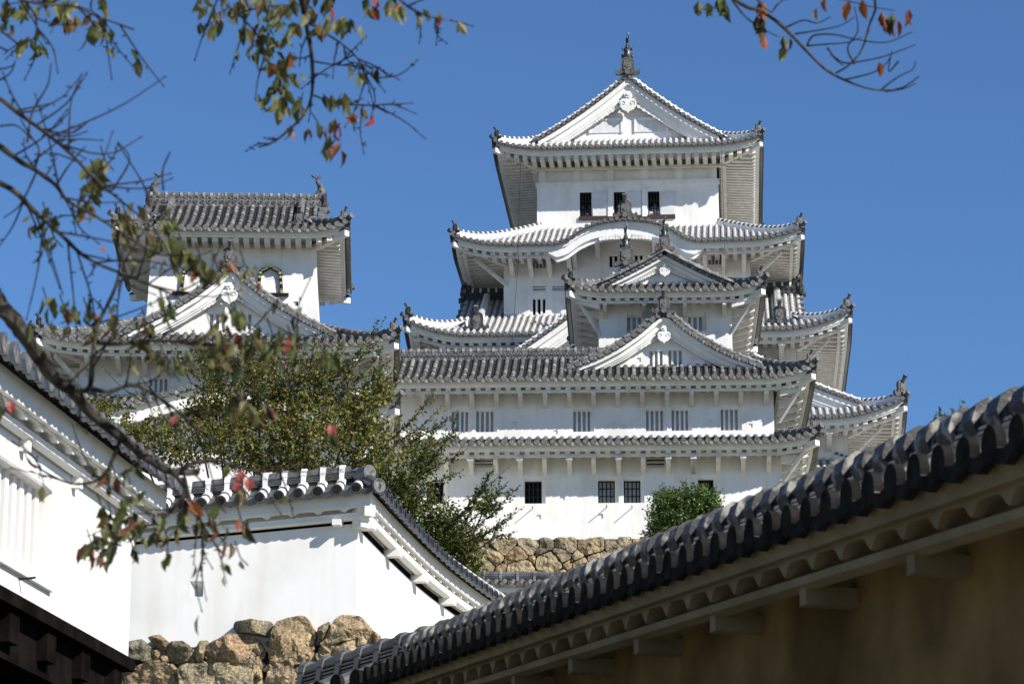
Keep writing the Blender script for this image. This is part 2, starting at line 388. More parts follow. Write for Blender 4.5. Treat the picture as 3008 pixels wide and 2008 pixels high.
        if brackets:
            c0 = hipQ(rf.ov + .02, -raf[1] - 1.05); c1 = hipQ(rf.ov * .42, -raf[1] - .14); w = .065
            hb2 = MB(); hb2.hexa([c0 - a * w - V3((0, 0, .2)), c0 + a * w - V3((0, 0, .2)), c1 + a * w - V3((0, 0, .1)), c1 - a * w - V3((0, 0, .1)), c0 - a * w, c0 + a * w, c1 + a * w + V3((0, 0, .05)), c1 - a * w + V3((0, 0, .05))], 'plaster_eave_shade'); hb2.build('corner_brace', root)
        vh = min(rf.Vh, rf.V['f'], rf.V['r'] if 'r' in rf.V and rf.V['r'] > 0 else 99); nn = max(5, int(vh / .25))
        pts = [hipP(lerp(.18, vh, i / nn), .02) for i in range(nn + 1)]
        hr = MB(); ridge_strip(hr, pts, .24, hip_h, st, .34)
        tp = hipP(.0, .06); hr.tube([pts[0] + V3((0, 0, .05)), tp + d * .16 + V3((0, 0, .12))], [.09, .105], st['tile'], 9); hr.disc(tp + d * .17 + V3((0, 0, .13)), (d + V3((0, 0, .3))).normalized(), .12, st['rim'], st['face'], 10, .05)
        oni(hr, pts[0] + d * .02 + V3((0, 0, .08)), d, onih * 1.15, 'oni_clay', 'oni_clay', st['face'])
        hr.build('hip_ridge', root)
    # bracket arms from the wall to the beam: each its own part
    if brackets:
        for (k, us, w, h, corbel) in brackets:
            L = rf.side(k); vb = beam[0]
            for u in us:
                zt = rf.zs(k, u, vb) - raf[1] - beam[1] - .003; z2 = rf.zs(k, u, rf.ov) - raf[1] - .003
                B = MB(); cs = []
                for top in (0, 1):
                    for uu, vv in ((u - w / 2, vb - .1), (u + w / 2, vb - .1), (u + w / 2, rf.ov + .02), (u - w / 2, rf.ov + .02)):
                        x, y = rf.xy(k, uu, vv); cs.append(V3((x, y, (zt if top else zt - (.10 if vv < vb else h * 1.25)))))
                B.hexa(cs, 'plaster_eave_shade')
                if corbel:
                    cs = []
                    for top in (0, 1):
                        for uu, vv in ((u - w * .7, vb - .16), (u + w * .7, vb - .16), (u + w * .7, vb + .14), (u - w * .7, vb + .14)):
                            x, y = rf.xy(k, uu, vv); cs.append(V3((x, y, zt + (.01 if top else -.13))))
                    B.hexa(cs, 'plaster_eave_shade')
                B.build('bracket', root)
    return root
def offset_curve(c, o):
    """c: (dx,z) list from apex outward/down; offset along outward normal by o, mitred at dx=0"""
    out = []
    for i in range(len(c)):
        a = c[max(i - 1, 0)]; b = c[min(i + 1, len(c) - 1)]; dx, dz = b[0] - a[0], b[1] - a[1]; l = math.hypot(dx, dz)
        out.append((c[i][0] - dz / l * o, c[i][1] + dx / l * o))
    if out[0][0] > 0:
        s = (out[1][1] - out[0][1]) / (out[1][0] - out[0][0]); out = [(0, out[0][1] - s * out[0][0])] + out
    else:
        while len(out) > 2 and out[1][0] <= 0: out.pop(0)
        a, b = out[0], out[1]; t = (0 - a[0]) / (b[0] - a[0]); out[0] = (0, lerp(a[1], b[1], t))
    return out
def gegyo(cx, z, y, s, parent):
    """carved pendant under the gable peak, with cloud scrolls to each side"""
    g = MB(); O = V3((cx, y, z))
    heart = [(0, -1.0), (.12, -.86), (.32, -.78), (.5, -.55), (.53, -.28), (.4, -.06), (.2, -.04), (.28, .12), (.22, .32), (.08, .4), (0, .46)]
    ol = [(x * s, q * s) for x, q in heart] + [(-x * s, q * s) for x, q in heart[-2:0:-1]]
    g.prism(ol, .10 * s, 'plaster', O)
    for sg in (-1, 1):
        pts = [O + V3((sg * s * (.27 + .2 * (1 - k / 14) * math.cos(k * .55 - .6)), -.02 * s, s * (-.36 + .2 * (1 - k / 14) * math.sin(k * .55 - .6)))) for k in range(14)]
        g.tube(pts, .022 * s, 'shutter', 4)
    for k in range(6):
        a = k * math.pi / 3; g.disc(O + V3((.14 * s * math.cos(a), -.06 * s, s * (.22 + .14 * math.sin(a)))), V3((0, -1, 0)), .1 * s, 'plaster', 'plaster', 7, .1 * s)
    g.disc(O + V3((0, -.12 * s, .22 * s)), V3((0, -1, 0)), .09 * s, 'plaster', 'plaster', 8, .1)
    o = g.build('gable_pendant', parent)
    return o
def make_gable(parent, cx, apex_z, curve, yf, yw, style, base_z, pitch=.315, r=.088, yb=None, bw=.5, onih=.9, fish=0, windows=(), slab=True, gs=.7, wings=True, ridge=True, panel=None):
    """curve: list (dx, dz<0) from the apex; yf front plane of the verge tiles, yw gable wall plane"""
    st = STY[style]
    L = sum(math.hypot(curve[i + 1][0] - curve[i][0], curve[i + 1][1] - curve[i][1]) for i in range(len(curve) - 1))
    n = int(L / .08); C = [(p.x, p.y) for p in catmull(curve, n)]
    G = MB(); T = MB()
    def strip(mb, o0, o1, y0, y1, m):
        a = offset_curve(C, o0); b = offset_curve(C, o1)
        na, nb = len(a), len(b)
        k = min(na, nb); a = [a[0]] + a[-(k - 1):]; b = [b[0]] + b[-(k - 1):]
        for sg in (-1, 1):
            secs = []
            for (ax, az), (bx, bz) in zip(a, b):
                secs.append([V3((cx + sg * ax, y0, apex_z + az)), V3((cx + sg * bx, y0, apex_z + bz)), V3((cx + sg * bx, y1, apex_z + bz)), V3((cx + sg * ax, y1, apex_z + az))])
            mb.sweep(secs, m)
    # boards
    strip(G, -.10, -.10 - bw * .42, yf + .14, yf + .34, 'plaster')
    strip(G, -.08 - bw * .42, -.08 - bw * .95, yf + .30, yf + .46, 'plaster')
    strip(G, -.06 - bw * .95, -.06 - bw * 1.18, yf + .36, yf + .55, 'plaster')
    strip(G, -.04 - bw * 1.18, -.04 - bw * 1.4, yf + .43, yf + .62, 'plaster')
    # wall
    o = offset_curve(C, -.25); 
    holes = [w for w in windows]
    for sg in (-1, 1):
        vs = []; fs = []
        for (x, z) in o:
            zz = max(apex_z + z, base_z); vs += [V3((cx + sg * x, yw, zz)), V3((cx + sg * x, yw, base_z))]
        for i in range(len(o) - 1): fs.append((2 * i, 2 * i + 2, 2 * i + 3, 2 * i + 1))
        if not holes: G.add(vs, fs, 'plaster')
    # soffit behind the boards
    strip(G, -.12, -.2, yf + .34, yw + .05, 'plaster_eave_shade')
    root = G.build('gable', parent)
    if holes:
        def top(x):
            x = abs(x - cx)
            for i in range(len(o) - 1):
                if o[i][0] <= x <= o[i + 1][0]: return apex_z + lerp(o[i][1], o[i + 1][1], (x - o[i][0]) / max(1e-6, o[i + 1][0] - o[i][0]))
            return base_z
        X = o[-1][0]; xs = sorted(set([cx - X, cx, cx + X] + [h[0] for h in holes] + [h[1] for h in holes] + [cx + X * i / 20 for i in range(-19, 20)]))
        Wm = MB()
        for i in range(len(xs) - 1):
            xm = (xs[i] + xs[i + 1]) / 2; zt0, zt1 = max(top(xs[i]), base_z), max(top(xs[i + 1]), base_z); bands = [(base_z, None)]
            for h in holes:
                if h[0] < xm < h[1]: bands = [(base_z, h[2]), (h[3], None)]
            for z0, z1 in bands:
                Wm.add([V3((xs[i], yw, z0)), V3((xs[i + 1], yw, z0)), V3((xs[i + 1], yw, z1 if z1 else max(zt1, z0))), V3((xs[i], yw, z1 if z1 else max(zt0, z0)))], [(0, 1, 2, 3)], 'plaster')
        Wm.build('gable_wall', root)
        for h in holes: window(root, h[0], h[1], h[2], h[3], yw, h[4], h[5])
    if panel:
        pm = MB()
        for (x0, x1, z0, z1) in panel:
            pm.box(x0, x1, yw - .05, yw - .002, z0, z1, 'shutter')
            for q0, q1 in ((x0 - .12, x0), (x1, x1 + .12)): pm.box(q0, q1, yw - .1, yw - .001, z0, z1 + .12, 'plaster')
            pm.box(x0, x1, yw - .1, yw - .001, z1, z1 + .12, 'plaster')
        pm.build('shutter', root)
    # verge tiles
    S_ = 0; nxt = pitch * .7
    for i in range(len(C) - 1):
        l = math.hypot(C[i + 1][0] - C[i][0], C[i + 1][1] - C[i][1])
        while nxt < S_ + l:
            t = (nxt - S_) / l; dx = lerp(C[i][0], C[i + 1][0], t); dz = lerp(C[i][1], C[i + 1][1], t)
            nx, nz = -(C[i + 1][1] - C[i][1]) / l, (C[i + 1][0] - C[i][0]) / l
            for sg in (-1, 1):
                c = V3((cx + sg * (dx + nx * .0), yf, apex_z + dz + nz * .0))
                T.disc(c, V3((0, -1, 0)), r * 1.3, st['rim'], st['face'], 10, .05)
                T.tube([c + V3((0, .04, 0)), c + V3((0, .42, .0))], r, st['tile'], 8, caps=False)
                tx, tz = sg * (C[i + 1][0] - C[i][0]) / l, (C[i + 1][1] - C[i][1]) / l
                w = pitch * .42
                q = c + V3((tx * pitch / 2, .03, tz * pitch / 2)) + V3((0, 0, -.02))
                T.prism([(-w, .05), (w, .05), (w * .9, -.02), (w * .45, -.07), (0, -.10), (-w * .45, -.07), (-w * .9, -.02)], .04, st['joint'] if style == 'grey' else st['tile'], q, V3((tx, 0, tz)), V3((-tz * sg, 0, tx * sg)) if sg > 0 else V3((tz, 0, -tx)))
            nxt += pitch
        S_ += l
    strip(T, .06, -.08, yf + .08, (yb if (yb and slab) else yf + .55), st['pan'])
    # rolled verge ridge above the tiles
    oc = offset_curve(C, .13)
    for sg in (-1, 1):
        pts = [V3((cx + sg * x, yf + .26, apex_z + z)) for x, z in oc]
        T.tube(pts, .10, st['cap'], 8)
        oc2 = [V3((cx + sg * x, yf + .26, apex_z + z)) for x, z in offset_curve(C, .15)]
        acc = 0
        for i in range(1, len(oc2)):
            acc += (oc2[i] - oc2[i - 1]).length
            if acc > .33:
                acc = 0; d = (oc2[i] - oc2[i - 1]).normalized(); T.tube([oc2[i] - d * .04, oc2[i] + d * .04], .125, st['joint'], 8)
    if slab and yb:   # tile rows running down the little roof
        k = int((yb - yf - .5) / pitch)
        for i in range(k):
            y = yf + .6 + i * pitch
            for sg in (-1, 1):
                T.tube([V3((cx + sg * x, y, apex_z + z + .07)) for x, z in C[::3]], r, st['joint'] if i % 2 else st['tile'], 6)
    T.build('verge_tiles', root)
    if ridge:
        rr = MB(); yy = yb or (yf + 3)
        ridge_strip(rr, [V3((cx, yf + .15 + (yy - yf - .15) * i / 8, apex_z + .08)) for i in range(9)], .32, .34, st, .34)
        oni(rr, V3((cx, yf + .02, apex_z + .04)), V3((0, -1, 0)), onih, 'oni_clay', 'oni_clay', st['face'], horn=not fish)
        rr.build('ridge', root)
        if fish:
            f = MB(); shachi(f, V3((cx, yf + .35, apex_z + onih * .75)), V3((0, -1, 0)), fish); f.build('roof_fish', root, True)
    gz = apex_z + offset_curve(C, -.04 - bw * 1.0)[0][1]
    gegyo(cx, gz - gs * .45, yf + .22, gs, root)
    if wings:
        ci = offset_curve(C, -.04 - bw * 1.32)
        for sg in (-1, 1):
            w = MB(); acc = 0; k = 0
            for i in range(1, len(ci)):
                acc += math.hypot(ci[i][0] - ci[i - 1][0], ci[i][1] - ci[i - 1][1])
                if acc > .075 * gs / .7 and ci[i][0] > gs * .5 and k < 11:
                    acc = 0; q = V3((cx + sg * ci[i][0], yf + .40, apex_z + ci[i][1] - .02)); w.disc(q, V3((0, -1, 0)), gs * (.2 - .012 * k) * (1 if k % 2 else .75), 'plaster', 'plaster', 9, .08); k += 1
            w.build('gable_scroll', root)
    return root
# ------------------------------------------------------------------ windows and walls
def window(parent, x0, x1, z0, z1, y, kind, nb=3, dep=.26):
    W_ = MB(); bars = None
    if kind.endswith('+'):
        kind = kind[:-1]; X1_, Z1_ = x1, z1; x1 -= .15; z1 -= .13; R_ = MB()
        o_ = [V3((x0, y, z0)), V3((X1_, y, z0)), V3((X1_, y, Z1_)), V3((x0, y, Z1_))]; y += .12; i_ = [V3((x0, y, z0)), V3((x1, y, z0)), V3((x1, y, z1)), V3((x0, y, z1))]
        W_.add(o_ + i_, [(0, 1, 5, 4), (1, 2, 6, 5), (2, 3, 7, 6), (3, 0, 4, 7)], 'plaster')
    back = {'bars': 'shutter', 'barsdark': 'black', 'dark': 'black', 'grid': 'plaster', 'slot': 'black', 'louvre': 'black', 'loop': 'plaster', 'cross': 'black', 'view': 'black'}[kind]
    d = .05 if kind == 'loop' else (1.5 if kind == 'view' else dep)
    a = [V3((x0, y, z0)), V3((x1, y, z0)), V3((x1, y, z1)), V3((x0, y, z1))]; b = [V3((p.x, y + d, p.z)) for p in a]
    W_.add(a + b, [(0, 1, 5, 4), (1, 2, 6, 5), (2, 3, 7, 6), (3, 0, 4, 7)], {'slot': 'plaster_eave_shade', 'view': 'lacquer'}.get(kind, 'plaster'))
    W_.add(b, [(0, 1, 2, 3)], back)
    nm = {'loop': 'loophole', 'slot': 'vent', 'louvre': 'vent'}.get(kind, 'window')
    o = W_.build(nm, parent)
    B = MB()
    if kind in ('bars', 'barsdark'):
        w = (x1 - x0) / (2 * nb + 1)
        for i in range(nb):
            xm = x0 + w * (2 * i + 1.5); B.hexa([V3((xm + dx, y + dy, zz)) for zz in (z0, z1) for dx, dy in ((-w * .36, .05), (w * .36, .05), (w * .5, .16), (-w * .5, .16))], 'plaster')
    elif kind in ('dark', 'grid', 'cross', 'view'):
        B.box(x0 - .0, x1, y + .10, y + .12, z0, z0 + .04, 'iron'); B.box(x0, x1, y + .10, y + .12, z1 - .05, z1, 'iron')
        for i in range(nb): 
            xm = lerp(x0, x1, (i + .0) / (nb - 1)) if nb > 1 else x0; xm = min(max(xm, x0 + .025), x1 - .025); B.box(xm - .025, xm + .025, y + .08, y + .13, z0, z1, 'iron')
        for i in (1, 2) if kind != 'cross' else (1, 2, 3, 4): 
            zz = lerp(z0, z1, i / (3.0 if kind != 'cross' else 5)); B.box(x0, x1, y + .095, y + .125, zz - .02, zz + .02, 'iron')
    elif kind == 'louvre':
        for i in range(nb):
            zz = lerp(z0, z1, (i + .5) / nb); B.box(x0, x1, y + .05, y + .15, zz - .06, zz + .03, 'shutter')
    if B.v: B.build('window_bars' if kind != 'louvre' else 'vent_slats', o)
    return o
def wall_box(parent, x0, x1, y0, y1, z0, z1, holes=(), bat=0., m='plaster', name='wall', raised=()):
    """walls of one storey; holes: (x0,x1,z0,z1,kind,n) in the front face"""
    W_ = MB(); cx, cy = (x0 + x1) / 2, (y0 + y1) / 2
    def fix(p):
        k = (z1 - p.z) * bat; return V3((p.x + (k if p.x > cx else -k) * abs(p.x - cx) / ((x1 - x0) / 2), p.y + (k if p.y > cy else -k), p.z))
    xs = sorted(set([x0, x1] + [c for h in holes for c in h[:2]])); zs = sorted(set([z0, z1] + [c for h in holes for c in h[2:4]]))
    for i in range(len(xs) - 1):
        for j in range(len(zs) - 1):
            xm, zm = (xs[i] + xs[i + 1]) / 2, (zs[j] + zs[j + 1]) / 2
            if any(h[0] < xm < h[1] and h[2] < zm < h[3] for h in holes): continue
            W_.add([fix(V3(p)) for p in ((xs[i], y0, zs[j]), (xs[i + 1], y0, zs[j]), (xs[i + 1], y0, zs[j + 1]), (xs[i], y0, zs[j + 1]))], [(0, 1, 2, 3)], m)
    c = [fix(V3(p)) for p in ((x0, y0, z0), (x1, y0, z0), (x1, y1, z0), (x0, y1, z0), (x0, y0, z1), (x1, y0, z1), (x1, y1, z1), (x0, y1, z1))]
    W_.add(c, [(1, 2, 6, 5), (2, 3, 7, 6), (3, 0, 4, 7), (3, 2, 1, 0), (4, 5, 6, 7)], m)
    for b in raised: W_.box(*b, m)
    o = W_.build(name, parent)
    for h in holes:
        yy = y0 - (z1 - (h[2] + h[3]) / 2) * bat
        window(parent, h[0], h[1], h[2], h[3], yy, h[4], h[5])
    return o
def hl(fr, lst, d, rev=False):
    """pixel rectangles on the plane y=d -> local holes"""
    out = []
    for (a, b, c, e, kind, n) in lst:
        x0, z1 = fr.at(a, b, d); x1, z0 = fr.at(c, e, d)
        if rev and kind in ('bars', 'dark', 'grid'): x1 += .15; z1 += .13; kind += '+'
        out.append((x0, x1, z0, z1, kind, n))
    return out
# ------------------------------------------------------------------ MAIN KEEP
def fcoef(V, H, a): return a, (H - a * V) / V ** 2
def curve_from(rf, half, n=22, vmin=0.):
    H = rf.a * half + rf.b * half * half
    return [(half - v, rf.a * v + rf.b * v * v - H) for v in [lerp(half, vmin, i / n) for i in range(n + 1)]]
def tier(fr, d, xl, xr, xm, ym):
    X0 = fr.at(xl, ym, d)[0]; X1 = fr.at(xr, ym, d)[0]; z = fr.at(xm, ym, d)[1] - .05
    return X0, X1, z
def spread(x0, n, dx): return [x0 + i * dx for i in range(n)]
BZ = 27.0
p = PT(1838, 500, 160); MK = Frame((p.x, p.y, BZ), R(4.2))
keep = thing("castle_keep", "tallest white keep with five black and white tiled roofs and a wavy gable", "castle", MK.O, -MK.a)
# tier A, the top roof, gable to the front
X0, X1, ze = tier(MK, 0, 1448, 2240, 1838, 426)
HA = MK.at(1838, 222, 1.55)[1] - ze; half = (X1 - X0) / 2
a_, b_ = fcoef(half, HA, .40)
rA = Roof(X0, X1, 0, 16, ze, dict(f=2.4, b=2.4, l=half, r=half), 2.25, 2.25, a_, b_, .50, 2.9, .30, .7, sl=.06)
cxA = (X0 + X1) / 2; zA = ze
ro = make_roof(keep, rA, 'white', .315, .086, raf=(.24, .22, .45, .36), beam=(2.05, .12, .3), onih=.46, label="topmost roof")
make_gable(ro, cxA, rA.ze + HA + .02, curve_from(rA, half, vmin=2.2), 1.55, 2.35, 'white', ze + .4, yb=14, bw=.58, onih=1.0, fish=1.5, slab=False, gs=.85,
           panel=[(cxA - 2.0, cxA - .42, MK.at(1838, 389, 2.3)[1], MK.at(1838, 353, 2.3)[1]), (cxA + .42, cxA + 2.0, MK.at(1838, 389, 2.3)[1], MK.at(1838, 353, 2.3)[1])])
w0 = MK.at(1582, 500, 2.25)[0]; w1 = MK.at(2105, 500, 2.25)[0]; zt = ze + .25
zb = MK.at(1838, 720, 2.25)[1]; bz1 = MK.at(1838, 545, 2.25)[1]
hA = hl(MK, [(1703, 566, 1738, 637, 'view', 5), (1803, 565, 1838, 636, 'view', 5), (1903, 563, 1938, 634, 'view', 5)], 2.17)
wall_box(keep, w0, w1, 2.30, 13.7, bz1, zt)
lw = wall_box(keep, w0 - .08, w1 + .08, 2.17, 13.8, zb, bz1, hA)
t = MB()
for i in range(6):
    xx = lerp(w0, w1 - .38, i / 5); t.box(xx, xx + .38, 2.22, 2.32, bz1, zt - .1, 'plaster')
    for dx, dz in ((-.55, .0), (-.35, -.12)): t.box(xx + .19 + dx, xx + .19 - dx, 2.12, 2.32, zt - .62 + dz, zt - .38 + dz + .12, 'plaster')
t.box(w0 - .14, w1 + .14, 2.10, 2.32, bz1 - .04, bz1 + .22, 'plaster')
for (xa, xb) in ((1741, 1785), (1842, 1885), (1940, 1984)):
    q0, z1 = MK.at(xa, 563, 2.1); q1, z0 = MK.at(xb, 636, 2.1); t.box(q0, q1, 2.11, 2.17, z0, z1, 'shutter')
for (xa, xb) in ((1785, 1801), (1886, 1901)):
    q0, z1 = MK.at(xa, 556, 2.1); q1, z0 = MK.at(xb, 636, 2.1); t.box(q0, q1, 2.05, 2.17, z0, z1, 'plaster')
t.build('wall_timbers', keep)
t = MB(); q0, z1 = MK.at(1701, 636, 2.1); q1, z0 = MK.at(1984, 641, 2.1); t.box(q0, q1, 2.06, 2.18, z0, z1, 'redwood'); t.build('window_sill', keep)
for (px_, py_) in ((1632, 632), (2029, 623)):
    x_, z_ = MK.at(px_, py_, 2.17); window(keep, x_ - .22, x_ + .1, z_ - .2, z_ + .1, 2.168, 'loop')
# tier B, with the wavy gable over the middle of its front
dB = -2.1
X0, X1, ze = tier(MK, dB, 1325, 2362, 1560, 713)
ze = MK.at(1560, 713, dB)[1] - .05
kx = MK.at(1836, 650, dB)[0]
kp = [(0, 1.23), (.47, 1.19), (1.14, 1.10), (1.75, .95), (2.35, .66), (2.6, .47), (3.0, .18), (3.6, 0)]
def KB(x):
    x = abs(x - kx)
    if x >= 3.6: return 0
    for i in range(len(kp) - 1):
        if kp[i][0] <= x <= kp[i + 1][0]:
            t = (x - kp[i][0]) / (kp[i + 1][0] - kp[i][0]); return lerp(kp[i][1], kp[i + 1][1], t)
rB = Roof(X0, X1, dB, 18.1, ze, dict(f=4.35, b=4.35, l=4.35, r=4.35), 4.35, 2.7, .40, .02, .62, 3.2, .30, K=KB, sl=.08)
wB0 = MK.at(1480, 800, .6)[0]; wB1 = MK.at(2205, 800, .6)[0]; cB = (X0 + X1) / 2
us = [MK.at(px, 780, -1.6)[0] - cB for px in (1498, 1554, 1610, 1668, 1684, 1752, 1921, 2010, 2070, 2127, 2186)]
ro = make_roof(keep, rB, 'white', .315, .086, raf=(.23, .13, .46, .34), beam=(.62, .12, .16), brackets=[('f', us, .22, .35, False)], onih=.46, label="second roof from the top, its front wavy")
kb = MB(); rows = []
for i in range(61):
    x = kx - 4.0 + 8.0 * i / 60; z = rB.zs('f', x - cB, 0) + .02
    e = min(1, (4.0 - abs(x - kx)) / .5)
    rows.append([V3((x, dB + .24, z)), V3((x, dB + .24, z - .3 * e - .06)), V3((x, dB + .38, z - .36 * e - .06)), V3((x, dB + .38, z - .52 * e - .06)), V3((x, dB + .5, z - .52 * e - .06)), V3((x, dB + .5, z))])
kb.sweep(rows, 'plaster'); kb.build('wavy_gable_board', ro)
gp = MB(); zc = rB.zs('f', kx - cB, 0) - .55
for sg in (-1, 1):
    for k in range(7): gp.disc(V3((kx + sg * (.25 + .17 * k), dB + .22, zc + .06 - .012 * k * k * .3)), V3((0, -1, 0)), .17 - .012 * k, 'plaster', 'plaster', 9, .08)
gp.disc(V3((kx, dB + .2, zc - .05)), V3((0, -1, 0)), .25, 'plaster', 'plaster', 10, .1); gp.build('gable_pendant', ro)
rr = MB(); oni(rr, V3((kx, dB + .05, rB.z('f', kx - cB, 0) + .08)), V3((0, -1, 0)), .95, 'oni_clay', 'oni_clay', 'disc_face')
ridge_strip(rr, [V3((kx, dB + .15 + i * .6, rB.z('f', kx - cB, .15 + i * .6) + .05)) for i in range(7)], .26, .2, STY['white']); rr.build('ridge', ro)
zbB = MK.at(1600, 1180, .6)[1]
hB = hl(MK, [(1565, 753, 1602, 787, 'bars', 3), (1790, 742, 1888, 783, 'barsdark', 6), (2081, 741, 2119, 776, 'bars', 3), (1565, 840, 1602, 856, 'louvre', 2), (1623, 840, 1662, 855, 'louvre', 2),
             (1565, 877, 1602, 925, 'barsdark', 2), (1532, 773, 1546, 783, 'loop', 0), (1699, 768, 1713, 781, 'loop', 0), (2030, 760, 2046, 771, 'loop', 0), (2138, 757, 2152, 768, 'loop', 0), (1530, 922, 1543, 932, 'loop', 0), (1635, 916, 1648, 927, 'loop', 0)], .6)
wall_box(keep, wB0, wB1, .6, 15.4, zbB, ze + .05, hB, raised=[(kx - 3.1, kx + 3.1, .601, 1.2, ze + .05, ze + 1.1)])
# tier C, ridge along the width, half hidden by the wall above it
dC = -4.4
X0, X1, ze = tier(MK, dC, 1186, 2503, 1800, 976)
ze = MK.at(1440, 980, dC)[1] - .03
VC = 8.2; YR = dC + VC; zr = MK.at(1400, 884, YR)[1] - ze; a_, b_ = fcoef(VC, zr, .40)
rC = Roof(X0, X1, dC, dC + 16.4, ze, dict(f=VC, b=VC, l=2.9, r=2.9), 2.9, 2.65, a_, b_, .95, 3.6, .30, .7, sl=.06)
cC = (X0 + X1) / 2
usr = [MK.at(px, 1020, -3.9)[0] - cC for px in (1223, 1300, 1375, 1450, 2296)]
ro = make_roof(keep, rC, 'white', .33, .09, raf=(.23, .13, .46, .34), beam=(.62, .12, .16), brackets=[('f', usr, .24, .38, True)], onih=.52, label="third roof, its ridge running across the keep")
hw = rC.side('f') / 2 - 2.2
R_ = MB(); zz = ze + zr
ridge_strip(R_, [V3((cC - hw + 2 * hw * i / 30, YR, zz)) for i in range(31)], .42, .48, STY['white'] | {'ridge': 'tile_dark', 'tile': 'tile_main'}, .42)  # ridge and its discs in darker tile, standing in for tier B's shadow
for i in range(int(2 * hw / .3)):
    for q, r0 in ((.10, .09), (.32, .09)): R_.disc(V3((cC - hw + .15 + i * .3, YR - .26, zz + q)), V3((0, -1, 0)), r0, 'tile_main', 'tile_dark', 8, .05)
for sg in (-1, 1):
    n = V3((sg, 0, 0)); oni(R_, V3((cC + sg * (hw + .02), YR, zz - .1)), n, 1.0, 'tile_dark', 'tile_main', 'disc_face', False)
R_.build('ridge', ro)
for sg in (-1, 1):
    f = MB(); shachi(f, V3((cC + sg * (hw - .35), YR, zz + .62)), V3((sg, 0, 0)), 1.15, 'tile_dark', 1.35); f.build('roof_fish', ro, True)
    u = sg * (hw - 1.35); d_ = MB()
    pts = [rC.P('f', u, lerp(VC - .4, 1.4, i / 16), .02) for i in range(17)]
    ridge_strip(d_, pts, .34, .34, STY['white'], .3); oni(d_, pts[-1] + V3((0, -.06, .02)), V3((0, -1, 0)), .95, 'tile_dark', 'tile_main', 'disc_face'); d_.build('descending_ridge', ro)
    # gable end closing the roof side
    g = MB(); xg = cC + sg * (hw - .75); vs = [V3((xg, dC + v, ze + rC.a * v + rC.b * v * v - .1)) for v in [2.9 + (VC - 2.9) * i / 10 for i in range(11)]]
    vs += [V3((xg, 2 * YR - p_.y, p_.z)) for p_ in vs[-2::-1]]; g.add(vs, [tuple(range(len(vs)))], 'plaster'); 
    for k in range(-8, 9):
        v = VC - abs(k) * 1.1
        if v > 3: g.disc(V3((cC + sg * hw, YR + k * 1.1, ze + rC.a * v + rC.b * v * v + .05)), V3((sg, 0, 0)), .12, 'tile_main', 'disc_face', 8, .3)
    g.build('gable', ro)
wC0 = MK.at(1225, 1010, -1.75)[0]; wC1 = MK.at(2339, 1030, -1.75)[0]
hC = hl(MK, [(2218, 1043, 2250, 1072, 'bars', 3), (2275, 1044, 2288, 1056, 'loop', 0)], -1.75)
wall_box(keep, wC0, wC1, -1.75, 9.3, MK.at(1800, 1200, -1.75)[1], ze + .05, hC)
# tier D with the great front gable
dD = -6.85
X0, X1, ze = tier(MK, dD, 1011, 2665, 2200, 1225)
ze = MK.at(2400, 1222, dD)[1] - .05
rD = Roof(X0, X1, dD, 22.85, ze, dict(f=5.1, b=5.1, l=5.1, r=5.1), 5.1, 2.75, .40, .02, .95, 4.0, .30, sl=.06)
cD = (X0 + X1) / 2
usr = [MK.at(px, 1290, -6.3)[0] - cD for px in (2438, 2200, 2100, 2000)]
ro = make_roof(keep, rD, 'white', .33, .09, raf=(.23, .13, .46, .34), beam=(.62, .12, .16), brackets=[('f', usr, .24, .4, True)], onih=.72, hips=('fr', 'fl'), label="fourth roof with the great front gable")
yfD = -5.2; gx, gz = MK.at(1838, 782, yfD)
pxs = [(1838, 782), (1735, 868), (1669, 926), (1533, 1021), (1440, 1075), (1297, 1149), (1167, 1203)]
cv = [(0, 0)] + [(gx - MK.at(a, b, yfD)[0], MK.at(a, b, yfD)[1] - gz) for a, b in pxs[1:]]
make_gable(ro, gx, gz, cv, yfD, -4.0, 'white', ze + .5, yb=.4, bw=.62, onih=1.0, fish=1.35, gs=1.0)
wD0 = MK.at(1186, 1300, -4.1)[0]; wD1 = MK.at(2490, 1300, -4.1)[0]
wall_box(keep, wD0, wD1, -4.1, 20.1, MK.at(2200, 1500, -4.1)[1], ze + .05)
# tier E, nearly hidden
dE = -9.2
xe = MK.at(2790, 1500, dE)[0]; zeE = MK.at(2430, 1440, dE)[1]
rE = Roof(2 * cD - xe, xe, dE, 25.2, zeE, dict(f=5.1, b=0, l=0, r=5.1), 5.1, 2.6, .42, .02, .9, 4.0, .3, sl=.06)
make_roof(keep, rE, 'white', .33, .09, raf=(.23, .13, .46, .34), beam=(.62, .12, .16), hips=('fr',), sides='fr', label="lowest roof")
wE0 = wD0 - 2.3; wE1 = wD1 + 2.3
wall_box(keep, wE0, wE1, -6.4, 22.4, 0, zeE + .05)
# lightning conductor cables hanging down the front
for (xa, ya, xb, yb_, d) in ((1530, 455, 1521, 745, -2.4), (2119, 440, 2133, 838, -2.4), (1524, 745, 1504, 1012, -4.7)):
    c_ = MB(); A_ = V3((MK.at(xa, ya, d)[0], d, MK.at(xa, ya, d)[1])); B_ = V3((MK.at(xb, yb_, d)[0], d, MK.at(xb, yb_, d)[1]))
    c_.tube([A_.lerp(B_, i / 8) for i in range(9)], .012, 'iron', 5); c_.build('cable', keep)
